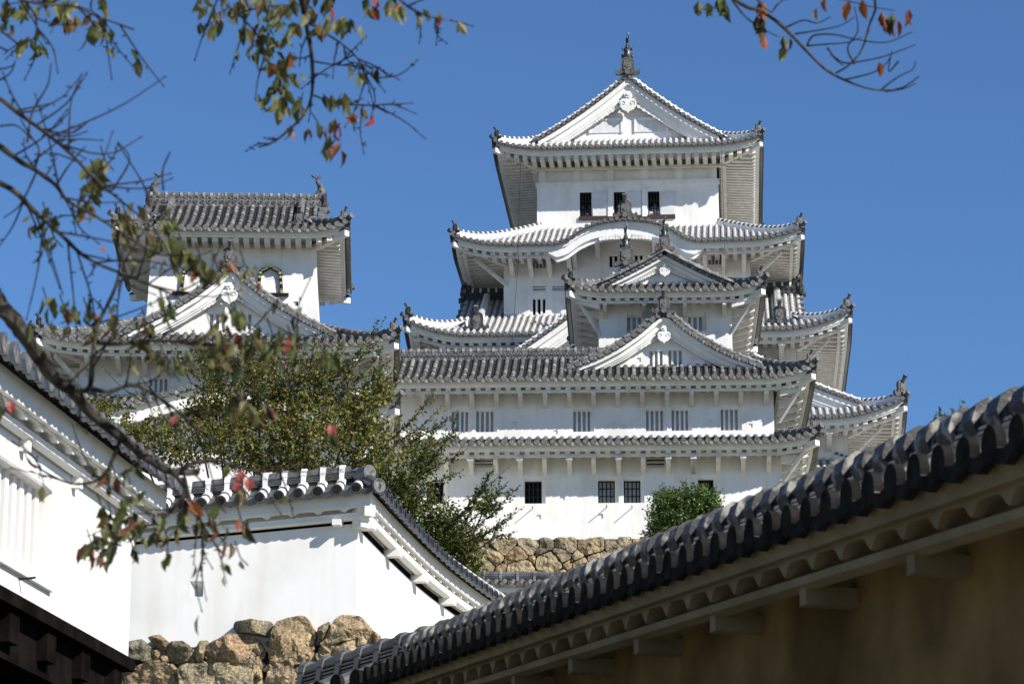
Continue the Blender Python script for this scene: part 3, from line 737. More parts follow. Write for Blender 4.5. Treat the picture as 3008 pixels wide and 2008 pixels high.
# ------------------------------------------------------------------ SMALL KEEP with its gallery wing
p = PT(1951, 850, 122); SK = Frame((p.x, p.y, 24.0), R(2.4))
small = thing("small_keep", "smaller white keep with grey gables and long gallery wing, in front of the tallest", "castle", SK.O, -SK.a)
X0, X1, ze = tier(SK, 0, 1663, 2247, 1955, 845)
half = (X1 - X0) / 2; HA = SK.at(1951, 738, 1.05)[1] - ze; a_, b_ = fcoef(half, HA, .36)
r1 = Roof(X0, X1, 0, 9, ze, dict(f=1.7, b=1.7, l=half, r=half), 1.55, 1.3, a_, b_, .33, 1.9, .22, .5, sl=.06)
c1 = (X0 + X1) / 2
us = [SK.at(px, 900, .4)[0] - c1 for px in (1777, 1892, 2012, 2128)]
ro = make_roof(small, r1, 'grey', .315, .088, raf=(.2, .11, .38, .33), beam=(.46, .09, .14), brackets=[('f', us, .16, .32, False), ('l', spread(-4, 9, 1), .13, .26, False), ('r', spread(-4, 9, 1), .13, .26, False)], onih=.36, hip_h=.16, label="top roof")
make_gable(ro, c1, ze + HA, curve_from(r1, half, vmin=1.5), 1.05, 1.6, 'grey', ze + .25, yb=8, bw=.30, onih=.62, fish=.95, slab=False, gs=.42)
w0 = SK.at(1760, 950, 1.3)[0]; w1 = SK.at(2149, 950, 1.3)[0]
h1 = hl(SK, [(1842, 931, 1884, 975, 'bars', 2), (2021, 929, 2063, 972, 'bars', 2), (2110, 1010, 2111, 1011, 'loop', 0)], 1.3, True)[:2]
wall_box(small, w0, w1, 1.3, 7.7, SK.at(1950, 1180, 1.3)[1], ze + .05, h1, bat=.01)
# S2
d2 = -2.0
X0 = SK.at(975, 1109, d2)[0]; X1 = SK.at(2395, 1100, d2)[0]; ze = SK.at(1800, 1105, d2)[1] - .05
HG = SK.at(1460, 1054, 1.2)[1] - ze; a_, b_ = fcoef(3.2, HG, .44)
r2 = Roof(X0, X1, d2, 8.6, ze, dict(f=3.2, b=2.3, l=.6, r=2.3), 2.3, 1.34, a_, b_, .46, 2.2, .22, sl=.06)
c2 = (X0 + X1) / 2
pxs = [1150 + (x + 16) / 2.61 for x in (225, 410, 597, 787, 970, 1160, 1347, 1532, 1718, 1907, 2097, 2287)] + [1600 + (x + 17) / 2.61 for x in (1300, 1490, 1685)]
us = [SK.at(px, 1170, d2 + .45)[0] - c2 for px in pxs]
ro = make_roof(small, r2, 'grey', .315, .088, raf=(.2, .11, .39, .33), beam=(.5, .09, .14), brackets=[('f', us, .17, .34, False), ('r', spread(-4.6, 8, 1.25), .15, .28, False)], onih=.36, hip_h=.16, hips=('fr',), sides='frb', label="gallery roof with front gable")
rg = MB(); xr = SK.at(1820, 1050, 1.2)[0]; n = 40
ridge_strip(rg, [V3((lerp(X0, xr, i / n), 1.2, ze + HG - .02)) for i in range(n + 1)], .34, .27, STY['grey'], .30)
for i in range(int((xr - X0) / .25)):
    x = X0 + .12 + i * .25; rg.disc(V3((x, 1.02, ze + HG + .03)), V3((0, -1, 0)), .085, 'joint_grey', 'tile_dark', 8, .05)
    for q in (-.07, .07): rg.tube([V3((x + q + .07 * math.cos(t_), 1.03, ze + HG + .14 + .07 * math.sin(t_))) for t_ in (0, .8, 1.57, 2.3, 3.14)], .014, 'joint_grey', 4)
rg.box(X0, xr, 1.0, 1.4, ze + HG + .11, ze + HG + .13, 'joint_grey')
rg.build('ridge', ro)
yf = -.85; gx, gz = SK.at(1950, 922, yf)
rt = [(965, 852), (1020, 897), (1068, 937), (1120, 975), (1175, 1010), (1230, 1047), (1290, 1080), (1345, 1108), (1405, 1137), (1465, 1162), (1530, 1185), (1595, 1210), (1655, 1233)]
cv = [(0, 0)] + [(SK.at(1600 + a / 2.61, 600 + b / 2.61, yf)[0] - gx, SK.at(1600 + a / 2.61, 600 + b / 2.61, yf)[1] - gz) for a, b in rt]
gw = hl(SK, [(1600 + 805 / 2.61, 600 + 1122 / 2.61, 1600 + 905 / 2.61, 600 + 1238 / 2.61, 'bars', 2), (1600 + 948 / 2.61, 600 + 1120 / 2.61, 1600 + 1052 / 2.61, 600 + 1238 / 2.61, 'bars', 2), (1871, 1050, 1883, 1063, 'loop', 0), (2028, 1049, 2041, 1062, 'loop', 0)], -.2)
make_gable(ro, gx, gz, cv, yf, -.2, 'grey', ze + .3, yb=1.6, bw=.36, onih=.72, gs=.5, windows=gw)
w1 = SK.at(2273, 1200, -.67)[0]
wl = [(1150 + 460 / 2.61, 1207, 1150 + 585 / 2.61, 1268), (1150 + 648 / 2.61, 1206, 1150 + 780 / 2.61, 1268), (1150 + 1392 / 2.61, 1206, 1150 + 1524 / 2.61, 1267), (1150 + 1950 / 2.61, 1204, 1150 + 2083 / 2.61, 1265), (1150 + 2146 / 2.61, 1203, 1150 + 2275 / 2.61, 1264), (1900 + 565 / 2.61, 1200, 1900 + 700 / 2.61, 1263)]
wl = [(*q, 'bars', 3) for q in wl] + [(1150 + a / 2.61, 1147, 1150 + b / 2.61, 1155, 'slot', 0) for a, b in ((460, 583), (660, 780))] + [(1150 + a / 2.61, 1143, 1150 + b / 2.61, 1151, 'slot', 0) for a, b in ((2140, 2265), (2340, 2464))]
wl += [(1150 + a / 2.61, 1000 + b / 2.61, 1150 + (a + 32) / 2.61, 1000 + (b + 32) / 2.61, 'loop', 0) for a, b in ((328, 642), (925, 622), (1775, 645), (1242, 685))] + [(2079, 1232, 2092, 1246, 'loop', 0), (2199, 1243, 2211, 1255, 'loop', 0)]
wall_box(small, X0, w1, -.67, 7.2, SK.at(1800, 1320, -.67)[1], ze + .05, hl(SK, wl, -.67, True))
# S3
d3 = -2.15
X0b = SK.at(990, 1300, d3)[0]; X1b = SK.at(2406, 1290, d3)[0]; zl, z_r = SK.at(1500, 1297, d3)[1], 0; ze3 = zl - .05
r3 = Roof(X0b, X1b, d3, 8.8, ze3, dict(f=1.75, b=1.75, l=1.75, r=1.75), 1.75, 1.42, .33, .0, .38, 2.2, .22, sl=.06)
c3 = (X0b + X1b) / 2
pxs = [1150 + (x + 16) / 2.61 for x in (215, 400, 590, 780, 968, 1155, 1347, 1533, 1725, 1913, 2107, 2300)] + [1900 + (x + 17) / 2.61 for x in (343, 533, 725, 923)]
us = [SK.at(px, 1360, d3 + .45)[0] - c3 for px in pxs]
ro = make_roof(small, r3, 'grey', .315, .088, raf=(.2, .11, .39, .33), beam=(.5, .09, .14), brackets=[('f', us[::2], .17, .42, True), ('f', us[1::2], .17, .42, False), ('r', spread(-4.6, 8, 1.25), .15, .28, False)], onih=.36, hip_h=.14, hips=('fr',), sides='frb', label="lower roof")
w1 = SK.at(2297, 1420, -.73)[0]
wl = [(1150 + 1020 / 2.61, 1411, 1150 + 1152 / 2.61, 1478, 'dark', 5), (1150 + 1583 / 2.61, 1409, 1150 + 1713 / 2.61, 1476, 'grid', 5), (1150 + 1780 / 2.61, 1409, 1150 + 1910 / 2.61, 1476, 'grid', 5), (1150 + 268 / 2.61, 1413, 1150 + 397 / 2.61, 1479, 'dark', 5), (2050, 1406, 2097, 1473, 'dark', 5),
      (1150 + 640 / 2.61, 1341, 1150 + 777 / 2.61, 1371, 'louvre', 3), (1150 + 1955 / 2.61, 1338, 1150 + 2093 / 2.61, 1372, 'louvre', 3),
      (1150 + 1290 / 2.61, 1449, 1150 + 1330 / 2.61, 1468, 'loop', 0), (1150 + 1113 / 2.61, 1511, 1150 + 1147 / 2.61, 1524, 'loop', 0), (1150 + 1585 / 2.61, 1508, 1150 + 1622 / 2.61, 1523, 'loop', 0), (1150 + 355 / 2.61, 1512, 1150 + 388 / 2.61, 1525, 'loop', 0)]
wall_box(small, X0b, w1, -.73, 7.3, SK.at(1800, 1580, -.73)[1], ze3 + .05, hl(SK, wl, -.73, True), bat=.0)
for (px, py, d) in [(1150 + x / 2.61, 1000 + y / 2.61, -.73) for x, y in ((1083, 1285), (1650, 1277), (1845, 1280))] + [(1150 + x / 2.61, 1000 + y / 2.61, -.67) for x, y in ((700, 735), (1447, 730), (1997, 725), (2225, 725))] + [(1928, 1080, -.2), (1980, 1080, -.2)]:
    x_, z_ = SK.at(px, py, d); k = .5 if d == -.73 else (.16 if d == -.67 else .45)
    c_ = MB(); c_.tube([V3((x_, d, z_)), V3((x_ - .01, d - k, z_ - .02))], .018, 'iron', 5); c_.build('wall_hook', small)
# ------------------------------------------------------------------ WEST KEEP on the left
p = PT(674, 650, 118); LK = Frame((p.x, p.y, 22.0), R(-2.6))
west = thing("corner_keep", "white corner keep with gold-studded bell-shaped windows, on the left behind the branches", "castle", LK.O, -LK.a)
X0, X1, ze = tier(LK, 0, 329, 1024, 680, 667)
D1 = 9.6; V1 = D1 / 2; HG = LK.at(700, 604, V1)[1] - ze; a_, b_ = fcoef(V1, HG, .42)
l1 = Roof(X0, X1, 0, D1, ze, dict(f=V1, b=V1, l=1.8, r=1.8), 1.75, 1.4, a_, b_, .36, 1.9, .22, .45, sl=.05)
ro = make_roof(west, l1, 'grey', .315, .088, raf=(.22, .17, .40, .33), beam=None, onih=.36, hip_h=.16, label="top roof, ridge level")
cL = (X0 + X1) / 2; hw = LK.at(959, 590, V1)[0] - cL
rg = MB(); zz = ze + HG
ridge_strip(rg, [V3((lerp(cL - hw, cL + hw, i / 30), V1, zz - .02)) for i in range(31)], .36, .34, STY['grey'], .3)
for i in range(int(2 * hw / .26)):
    x = cL - hw + .13 + i * .26; rg.disc(V3((x, V1 - .2, zz + .10)), V3((0, -1, 0)), .09, 'joint_grey', 'tile_dark', 8, .05)
    rg.tube([V3((x + .09 * math.cos(t_), V1 - .18, zz + .24 + .07 * math.sin(t_))) for t_ in (0, .8, 1.57, 2.3, 3.14)], .015, 'joint_grey', 4)
for sg in (-1, 1): oni(rg, V3((cL + sg * (hw + .02), V1, zz - .25)), V3((sg, 0, 0)), .8, 'tile_dark', 'tile_grey', 'disc_face', False)
rg.build('ridge', ro)
for sg in (-1, 1):
    f = MB(); shachi(f, V3((cL + sg * (hw - .3), V1, zz + .42)), V3((sg, 0, 0)), .80, 'tile_grey', 1.45); f.build('roof_fish', ro, True)
    u = sg * (hw - .98); d_ = MB(); pts = [l1.P('f', u, lerp(V1 - .2, 1.15, i / 12), .02) for i in range(13)]
    ridge_strip(d_, pts, .26, .24, STY['grey'], .22); oni(d_, pts[-1] + V3((0, -.05, .0)), V3((0, -1, 0)), .55, 'tile_dark', 'tile_dark', 'disc_face'); d_.build('descending_ridge', ro)
    g = MB(); xg = cL + sg * (hw - .45); vs = [V3((xg, v, ze + l1.a * v + l1.b * v * v - .1)) for v in [1.75 + (V1 - 1.75) * i / 8 for i in range(9)]]
    vs += [V3((xg, D1 - p_.y, p_.z)) for p_ in vs[-2::-1]]; g.add(vs, [tuple(range(len(vs)))], 'plaster')
    for k in range(-14, 15):
        v = V1 - abs(k) * .3
        if v > 1.7: g.disc(V3((cL + sg * (hw + .05), V1 + k * .3, ze + l1.a * v + l1.b * v * v + .05)), V3((sg, 0, 0)), .1, 'tile_grey', 'disc_face', 8, .3)
    g.build('gable', ro)
w0 = LK.at(445, 760, 1.4)[0]; w1 = LK.at(928, 760, 1.4)[0]
xh, zh = LK.at(822, 926, 1.4), None
wall_box(west, w0, w1, 1.4, D1 - 1.4, LK.at(680, 1010, 1.4)[1], ze + .03, hl(LK, [(857, 886, 871, 899, 'loop', 0)], 1.35), bat=.035)
def bell_window(par, fr, xa, xb, yt, yb, d):
    """bell-arched window: black lacquer frame with gold fittings, pale shutter, black sill"""
    x0, z1 = fr.at(xa, yt, d); x1, z0 = fr.at(xb, yb, d); c = (x0 + x1) / 2; hw = (x1 - x0) / 2; H = z1 - z0
    half = [(1.0, 0), (.95, .25), (.90, .5), (.86, .68), (.78, .80), (.60, .86), (.40, .885), (.2, .93), (0, 1)]
    def arc(k, dz): return [(c + s_ * x * hw * k, z0 + z * H * dz) for s_, lst in ((-1, half), (1, half[-2::-1])) for x, z in lst]
    M_ = MB(); o_, i_ = arc(1, 1), arc(.76, .87); n = len(o_)
    vs = [V3((x, d - .08, z)) for x, z in o_] + [V3((x, d - .08, z)) for x, z in i_] + [V3((x, d + .1, z)) for x, z in o_] + [V3((x, d + .12, z)) for x, z in i_]
    fs = []
    for k in range(n - 1): fs += [(k, k + 1, n + k + 1, n + k), (2 * n + k, k, k + 1, 2 * n + k + 1), (n + k, n + k + 1, 3 * n + k + 1, 3 * n + k)]
    M_.add(vs, fs, 'lacquer'); r_ = M_.build('bell_window', par)
    for k in range(n - 1):
        G_ = MB()
        mx, mz = (o_[k][0] + o_[k + 1][0] + i_[k][0] + i_[k + 1][0]) / 4, (o_[k][1] + o_[k + 1][1] + i_[k][1] + i_[k + 1][1]) / 4
        if abs(k - (n - 2) / 2) > 1: G_.disc(V3((mx, d - .10, mz)), V3((0, -1, 0)), .055, 'gold', 'gold', 8, .03); G_.build('gold_stud', r_)
    G_ = MB()
    G_.prism([(-.17, -.10), (-.07, -.05), (0, -.1), (.07, -.05), (.17, -.10), (.09, .02), (0, .11), (-.09, .02)], -.03, 'gold', V3((c, d - .08, z1 - .07)))
    G_.build('gold_crest', r_)
    for s_ in (-1, 1): G_ = MB(); G_.box(*sorted((c + s_ * hw * .99, c + s_ * hw * .78)), d - .1, d - .07, z0, z0 + .18, 'gold'); G_.build('gold_fitting', r_)
    B_ = MB(); zi = [V3((x, d + .06, z)) for x, z in i_]; B_.add(zi, [tuple(range(len(zi)))], 'shutter'); B_.box(c - hw * .8, c - hw * .45, d + .0, d + .05, z0, z0 + H * .62, 'plaster'); B_.build('shutter', r_)
    S_ = MB(); S_.box(c - hw * 1.5, c + hw * 1.4, d - .16, d + .02, z0 - .1, z0, 'lacquer'); S_.build('window_sill', r_)
bell_window(west, LK, 300 + 1188 / 2.61, 300 + 1390 / 2.61, 500 + 720 / 2.61, 500 + 948 / 2.61, 1.28)
bell_window(west, LK, 300 + 600 / 2.61, 300 + 815 / 2.61, 500 + 712 / 2.61, 500 + 940 / 2.61, 1.28)
# L2
d2 = -2.4
X0, X1, ze = tier(LK, d2, 96, 1170, 640, 1003)
ze = LK.at(640, 1000, d2)[1] - .05
l2 = Roof(X0, X1, d2, D1 + 2.4, ze, dict(f=3.8, b=3.8, l=3.8, r=3.8), 3.8, 1.8, .35, .03, .42, 2.3, .22, sl=.06)
cL2 = (X0 + X1) / 2
us = [LK.at(px, 1070, d2 + .5)[0] - cL2 for px in (253, 344, 422, 501, 578, 657, 734, 812, 890, 968, 1045, 1105)]
ro = make_roof(west, l2, 'grey', .315, .088, raf=(.2, .11, .39, .33), beam=(.52, .09, .14), brackets=[('f', us, .17, .4, False), ('l', spread(-5, 8, 1.4), .15, .28, False), ('r', spread(-5, 8, 1.4), .15, .28, False)], onih=.38, hip_h=.16, label="middle roof with front gable")
yf = -1.2; gx, gz = LK.at(675, 787, yf)
rt = [(1020, 765), (1065, 812), (1115, 855), (1165, 895), (1210, 930), (1265, 970), (1320, 1005), (1370, 1040), (1430, 1075), (1485, 1107), (1545, 1140), (1600, 1170), (1665, 1197), (1725, 1232), (1780, 1256)]
cv = [(0, 0)] + [(LK.at(300 + a / 2.61, 500 + b / 2.61, yf)[0] - gx, LK.at(300 + a / 2.61, 500 + b / 2.61, yf)[1] - gz) for a, b in rt]
gw = hl(LK, [(300 + 1030 / 2.61, 500 + 1100 / 2.61, 300 + 1143 / 2.61, 500 + 1220 / 2.61, 'bars', 2), (300 + 828 / 2.61, 500 + 1100 / 2.61, 300 + 940 / 2.61, 500 + 1218 / 2.61, 'bars', 2)], -.5)
make_gable(ro, gx, gz, cv, yf, -.5, 'grey', ze + .3, yb=1.6, bw=.40, onih=.8, gs=.6, windows=gw)
w0 = LK.at(234, 1100, -.6)[0]; w1 = LK.at(1090, 1100, -.6)[0]
wall_box(west, w0, w1, -.6, D1 + .6, LK.at(680, 1240, -.6)[1], ze + .03, hl(LK, [(439, 1111, 490, 1152, 'bars', 3), (827, 1111, 880, 1152, 'bars', 3), (515, 1047, 567, 1054, 'slot', 0), (605, 1047, 650, 1054, 'slot', 0)], -.6, True), bat=.015)
# L3 with a wavy gable
d3 = -2.75
X0, X1, ze = tier(LK, d3, 85, 1172, 640, 1192)
kx3 = LK.at(680, 1150, d3)[0]
def K3(x):
    x = abs(x - kx3) / 4.4
    return .95 * (.5 + .5 * math.cos(math.pi * min(1, x))) ** .8 if x < 1 else 0
l3 = Roof(X0, X1, d3, D1 + 2.75, ze, dict(f=2.3, b=2.3, l=2.3, r=2.3), 2.3, 1.7, .35, .03, .42, 2.3, .24, K=K3, sl=.06)
cL3 = (X0 + X1) / 2
ro = make_roof(west, l3, 'grey', .315, .088, raf=(.2, .11, .39, .33), beam=(.52, .09, .14), brackets=[('f', spread(-6, 11, 1.2), .17, .4, False)], onih=.38, hip_h=.16, label="lower roof with wavy front")
kb = MB(); rows = []
for i in range(61):
    x = kx3 - 4.6 + 9.2 * i / 60; z = l3.zs('f', x - cL3, 0) + .02; e = min(1, (4.6 - abs(x - kx3)) / .5)
    rows.append([V3((x, d3 + .22, z)), V3((x, d3 + .22, z - .34 * e - .04)), V3((x, d3 + .38, z - .34 * e - .04)), V3((x, d3 + .38, z))])
kb.sweep(rows, 'plaster'); kb.build('wavy_gable_board', ro)
w0 = LK.at(215, 1300, -1.05)[0]; w1 = LK.at(1100, 1300, -1.05)[0]
wall_box(west, w0, w1, -1.05, D1 + 1.05, -2, ze + .03, raised=[(kx3 - 3, kx3 + 3, -1.04, 0, ze + .03, ze + .5)])
from mathutils import noise as mnoise
# ------------------------------------------------------------------ roofed walls that follow a path
class Path:
    def __init__(s, pts, O):
        s.p = [p - O for p in pts]; s.L = [0]
        for i in range(1, len(pts)): s.L.append(s.L[-1] + (pts[i] - pts[i - 1]).length)
        s.len = s.L[-1]; s.t0 = s.t1 = 0.0
    def at(s, q):
        i = 0
        while i < len(s.L) - 2 and s.L[i + 1] < q: i += 1
        t = (q - s.L[i]) / (s.L[i + 1] - s.L[i]); P = s.p[i] + (s.p[i + 1] - s.p[i]) * t
        def tan(j): d = s.p[min(j + 1, len(s.p) - 1)] - s.p[max(j - 1, 0)]; return V3((d.x, d.y, 0)).normalized()
        T = tan(i).lerp(tan(i + 1), min(1, max(0, t))) if len(s.p) > 2 else tan(i)
        T.normalize(); return P, T, V3((-T.y, T.x, 0))
    def P(s, q, v, dz=0.):
        if v > 0: q = min(max(q, s.t0 * v), s.len - s.t1 * v)
        P, T, N = s.at(q); return P + N * v + V3((0, 0, dz))
    def vmax(s, q): return min((q / s.t0) if s.t0 else 99, ((s.len - q) / s.t1) if s.t1 else 99)
def roofed_wall(parent, pa, pitch=.3, r=.072, a=.5, vr=.62, ov=.42, fh=.17, wave=(.42, .09), ridge=(.16, .15, .6), seg=12, style=None, base=-6., thick=None,
                wallm='plaster', eavem='plaster', beam=(.30, .07, .10), brk=(1.9, .16, .13), back=True, holes=(), s_wall=None, rib=True, fascia_in=.07, hol_bat=0, cap='joint_white', gap=0., bl=.25, cs=(1.22, .045)):
    st = style or dict(tile='tile_wall', joint='joint_white', pan='tile_wall', frac=.25, face='disc_face', rim='tile_wall', ridge='tile_dark')
    T = MB(); L = pa.len; n = int(L / pitch); off = (L - n * pitch) / 2
    ss = [L * i / max(2, int(L / .25)) for i in range(max(2, int(L / .25)) + 1)]
    H = lambda v: a * v
    vs = [-.03]; v = .2
    while v < vr: vs.append(v); v += .2
    vs.append(vr)
    for sd in ((1, -1) if back else (1,)):
        f = (lambda v: v) if sd == 1 else (lambda v: 2 * vr - v)
        rows = []
        for i, vv in enumerate(vs):
            for dz in ((0, .025) if i else (0,)): rows.append([pa.P(q, f(vv), H(vv) + dz) for q in ss])
        T.sweep(rows, st['pan'], False, False)
    for i in range(n + 1):
        q = off + i * pitch; P, X, N = pa.at(q); rr = r * random.uniform(.96, 1.04); dz0 = random.uniform(-.006, .006)
        vr_ = min(vr, max(.12, pa.vmax(q)))
        for sd in ((1, -1) if back and vr_ == vr else (1,)):
            def sec(v, rad):
                vv = v if sd == 1 else 2 * vr - v
                return [P + N * vv + V3((0, 0, H(v) + .015 + dz0)) + X * (rad * math.cos(R(k))) + V3((0, 0, rad * math.sin(R(k)))) for k in (-15, 15, 45, 75, 105, 135, 165, 195)]
            nc = max(1, int(vr_ / .28))
            for j in range(nc):
                va, vb = vr_ * j / nc, vr_ * (j + 1) / nc; vj = lerp(va, vb, st['frac'])
                if j == 0: va = -.05
                T.sweep([sec(va, rr * 1.09), sec(vj, rr * 1.07)], st['joint'], False, False); T.sweep([sec(vj, rr), sec(vb, rr * .97)], st['tile'], False, False)
        T.disc(P - N * .055 + V3((0, 0, .02 + dz0)), -N, r * 1.15, st['rim'], st['face'], seg, .05)
        if i < n:
            um = off + (i + .5) * pitch; Pm, Xm, Nm = pa.at(um); w = pitch * .46
            T.prism([(-w, .05), (-w * .5, .02), (0, .005), (w * .5, .02), (w, .05), (w * .95, -.015), (w * .5, -.055), (0, -.075), (-w * .5, -.055), (-w * .95, -.015)], .05, st.get('tongue', st['tile']), Pm - Nm * .05 + V3((0, 0, -.02)), Xm, V3((0, 0, 1)), Nm)
    root = T.build('roof', parent)
    F = MB()
    # fascia whose lower edge waves round the plastered rafters
    per, amp = wave; m_ = max(8, int(L / per * 10)); qs = [L * i / m_ for i in range(m_ + 1)]
    def wv(q):
        t = (q / per) % 1; t = abs(t - .5) * 2
        return max(0, min(1, (1 - t) * 2.4)) ** .55
    z0 = -.05 - fh
    F.sweep([[pa.P(q, fascia_in, -.03) for q in qs], [pa.P(q, fascia_in + .01, z0 + amp * .15) for q in qs], [pa.P(q, fascia_in + .07, z0 + amp * .15) for q in qs],
             [pa.P(q, fascia_in + .07, z0 - amp + amp * wv(q)) for q in qs], [pa.P(q, ov + .02, z0 - amp + amp * wv(q) + .05) for q in qs]], eavem, False, False)
    if beam:
        vb, bh, bw = beam; zb = z0 - amp
        F.sweep([[pa.P(q, vb - bw / 2, zb - bh + .02), pa.P(q, vb + bw / 2, zb - bh), pa.P(q, vb + bw / 2, zb + .03), pa.P(q, vb - bw / 2, zb + .03)] for q in ss], eavem)
    F.build('eave_board', root)
    if brk:
        sp, bw, bh = brk; k = int(L / sp); o2 = (L - k * sp) / 2; zb = z0 - amp - beam[1]
        for i in range(k + 1):
            if pa.vmax(o2 + i * sp) < ov + .1: continue
            P, X, N = pa.at(o2 + i * sp); b_ = MB()
            b_.hexa([P + X * x + N * v + V3((0, 0, z)) for z in (zb - bh, zb + .015) for x, v in ((-bw / 2, ov - bl), (bw / 2, ov - bl), (bw / 2, ov + .02), (-bw / 2, ov + .02))], eavem); b_.build('bracket', root)
    if ridge:
        rw, rh, rs = ridge; G = MB(); zt = H(vr)
        G.sweep([[pa.P(q, vr - rw / 2, zt - .08), pa.P(q, vr + rw / 2, zt - .08), pa.P(q, vr + rw / 2, zt + rh), pa.P(q, vr - rw / 2, zt + rh)] for q in ss], st['ridge'])
        for lz in range(1, 4):
            G.sweep([[pa.P(q, vr - rw / 2 - .02, zt + rh * lz / 4 - .006), pa.P(q, vr + rw / 2 + .02, zt + rh * lz / 4 - .006), pa.P(q, vr + rw / 2 + .02, zt + rh * lz / 4 + .012), pa.P(q, vr - rw / 2 - .02, zt + rh * lz / 4 + .012)] for q in ss], st['tile'])
        tr = rw * .52
        G.tube([pa.P(q, vr, zt + rh + tr * .2) for q in ss], tr, st['tile'], 10)
        k = int(L / rs)
        for i in range(k + 1):
            q = (L - k * rs) / 2 + i * rs
            if pa.vmax(q) < vr: continue
            P, X, N = pa.at(q)
            G.tube([P + N * vr + X * x + V3((0, 0, zt + rh + tr * .25)) for x in (-cs[1], cs[1])], tr * cs[0], cap, 10)
            if rib:
                for sd in (-1, 1):
                    G.hexa([P + N * (vr + sd * vv) + X * x + V3((0, 0, z)) for z, ww in ((zt - .03, rw / 2 + .05), (zt + rh, rw / 2 + .02)) for x, vv in ((-.04, ww - .06), (.04, ww - .06), (.04, ww), (-.04, ww))], cap)
        G.build('ridge', root)
    # the wall itself
    Wm = MB(); th = thick or 2 * (vr - ov); zt = (z0 - amp - beam[1] - gap) if gap else z0 + .10
    sa, sb = s_wall or (0, L); hs = [h for h in holes]
    qq = sorted(set([sa, sb] + [q for q in ss if sa < q < sb] + [h[0] for h in hs] + [h[1] for h in hs])); 
    def W(q, v, z): p = pa.P(q, v); return V3((p.x, p.y, min(z if z > -50 else base, p.z + zt) if z != 'top' else p.z + zt))
    for i in range(len(qq) - 1):
        qm = (qq[i] + qq[i + 1]) / 2; bands = [(None, base)]
        for h in hs:
            if h[0] < qm < h[1]: bands = [(None, h[3]), (h[2], base)]
        for top, bot in bands:
            p0, p1 = pa.P(qq[i], ov), pa.P(qq[i + 1], ov)
            Wm.add([V3((p0.x, p0.y, bot)), V3((p1.x, p1.y, bot)), V3((p1.x, p1.y, p1.z + zt if top is None else top)), V3((p0.x, p0.y, p0.z + zt if top is None else top))], [(0, 1, 2, 3)], wallm)
    for q in (sa, sb):
        p0, p1 = pa.P(q, ov), pa.P(q, ov + th); Wm.add([V3((p0.x, p0.y, base)), V3((p1.x, p1.y, base)), V3((p1.x, p1.y, p1.z + zt + H(ov))), V3((p0.x, p0.y, p0.z + zt + .1))], [(0, 1, 2, 3)], wallm)
    bq = [pa.P(q, ov + th) for q in qq]
    for i in range(len(bq) - 1): Wm.add([V3((bq[i].x, bq[i].y, base)), V3((bq[i + 1].x, bq[i + 1].y, base)), V3((bq[i + 1].x, bq[i + 1].y, bq[i + 1].z + zt)), V3((bq[i].x, bq[i].y, bq[i].z + zt))], [(0, 1, 2, 3)], wallm)
    Wm.build('wall', parent)
    if gap:
        zg = z0 - amp - beam[1] + .01; g_ = MB(); g_.sweep([[pa.P(q, ov, zt), pa.P(q, ov + .10, zt), pa.P(q, ov + .10, zg), pa.P(q, ov, zg)] for q in ss], 'black', False, False)
        u_ = MB(); u_.sweep([[pa.P(q, ov, zg), pa.P(q, ov, z0 + .1)] for q in ss], eavem, False, False); u_.build('eave_wall', root); g_.build('dark_gap', root)
    return root
def Zr(x): return 17.3 * 3062 / (x + 900)
# ---- right foreground wall of old mud plaster, in the shade
Yr = lambda x: 1603 + .365 * (2162 - x)
A0 = PT(1060, Yr(1060), Zr(1060)); A1 = PT(3420, Yr(3420), Zr(3420)); ORW = V3((A0.x, A0.y, 0))
rw = thing("mud_wall", "brown mud-plastered wall with dark roof tiles, close and in shade at lower right", "wall", ORW)
paR = Path([A0, A1], ORW)
STW = dict(tile='tile_dark', joint='joint_shade_glint', pan='tile_dark', frac=.22, face='disc_dark', rim='disc_dark', ridge='disc_dark', tongue='disc_dark')
mat("joint_shade_glint", (.035, .034, .032), .5, scale=9, col2=(.30, .285, .25), ramp=(.52, .64), bump=.004, bscale=30)  # dark joints; pale flecks in the colour stand in for glints on tile crests
roofed_wall(rw, paR, pitch=.3, r=.076, a=.45, vr=.48, ov=.46, fh=.11, wave=(.43, .115), ridge=(.16, .10, .30), rib=False, fascia_in=.03, seg=20, style=STW, base=-4, thick=.35, wallm='plaster_old', eavem='plaster_cream', beam=(.17, .035, .08), brk=(1.55, .10, .085), bl=.30, cs=(1.5, .08), cap='joint_shade_glint')
# its continuation beyond the corner, dropping to the left
B0 = PT(760, 2085, 30.0); B1 = PT(1190, 1958, 28.4); OB = V3((B0.x, B0.y, 0))
rw2 = thing("low_wall", "short low wall under dark tiles at the bottom, in front of the boulders", "wall", OB)
roofed_wall(rw2, Path([B0, B1], OB), pitch=.3, r=.075, a=.45, vr=.55, ov=.45, fh=.14, ridge=(.18, .14, .3), seg=14, base=-3, thick=.3, style=dict(STW, joint='tile_wall', tile='tile_wall'), cap='tile_wall', rib=True)
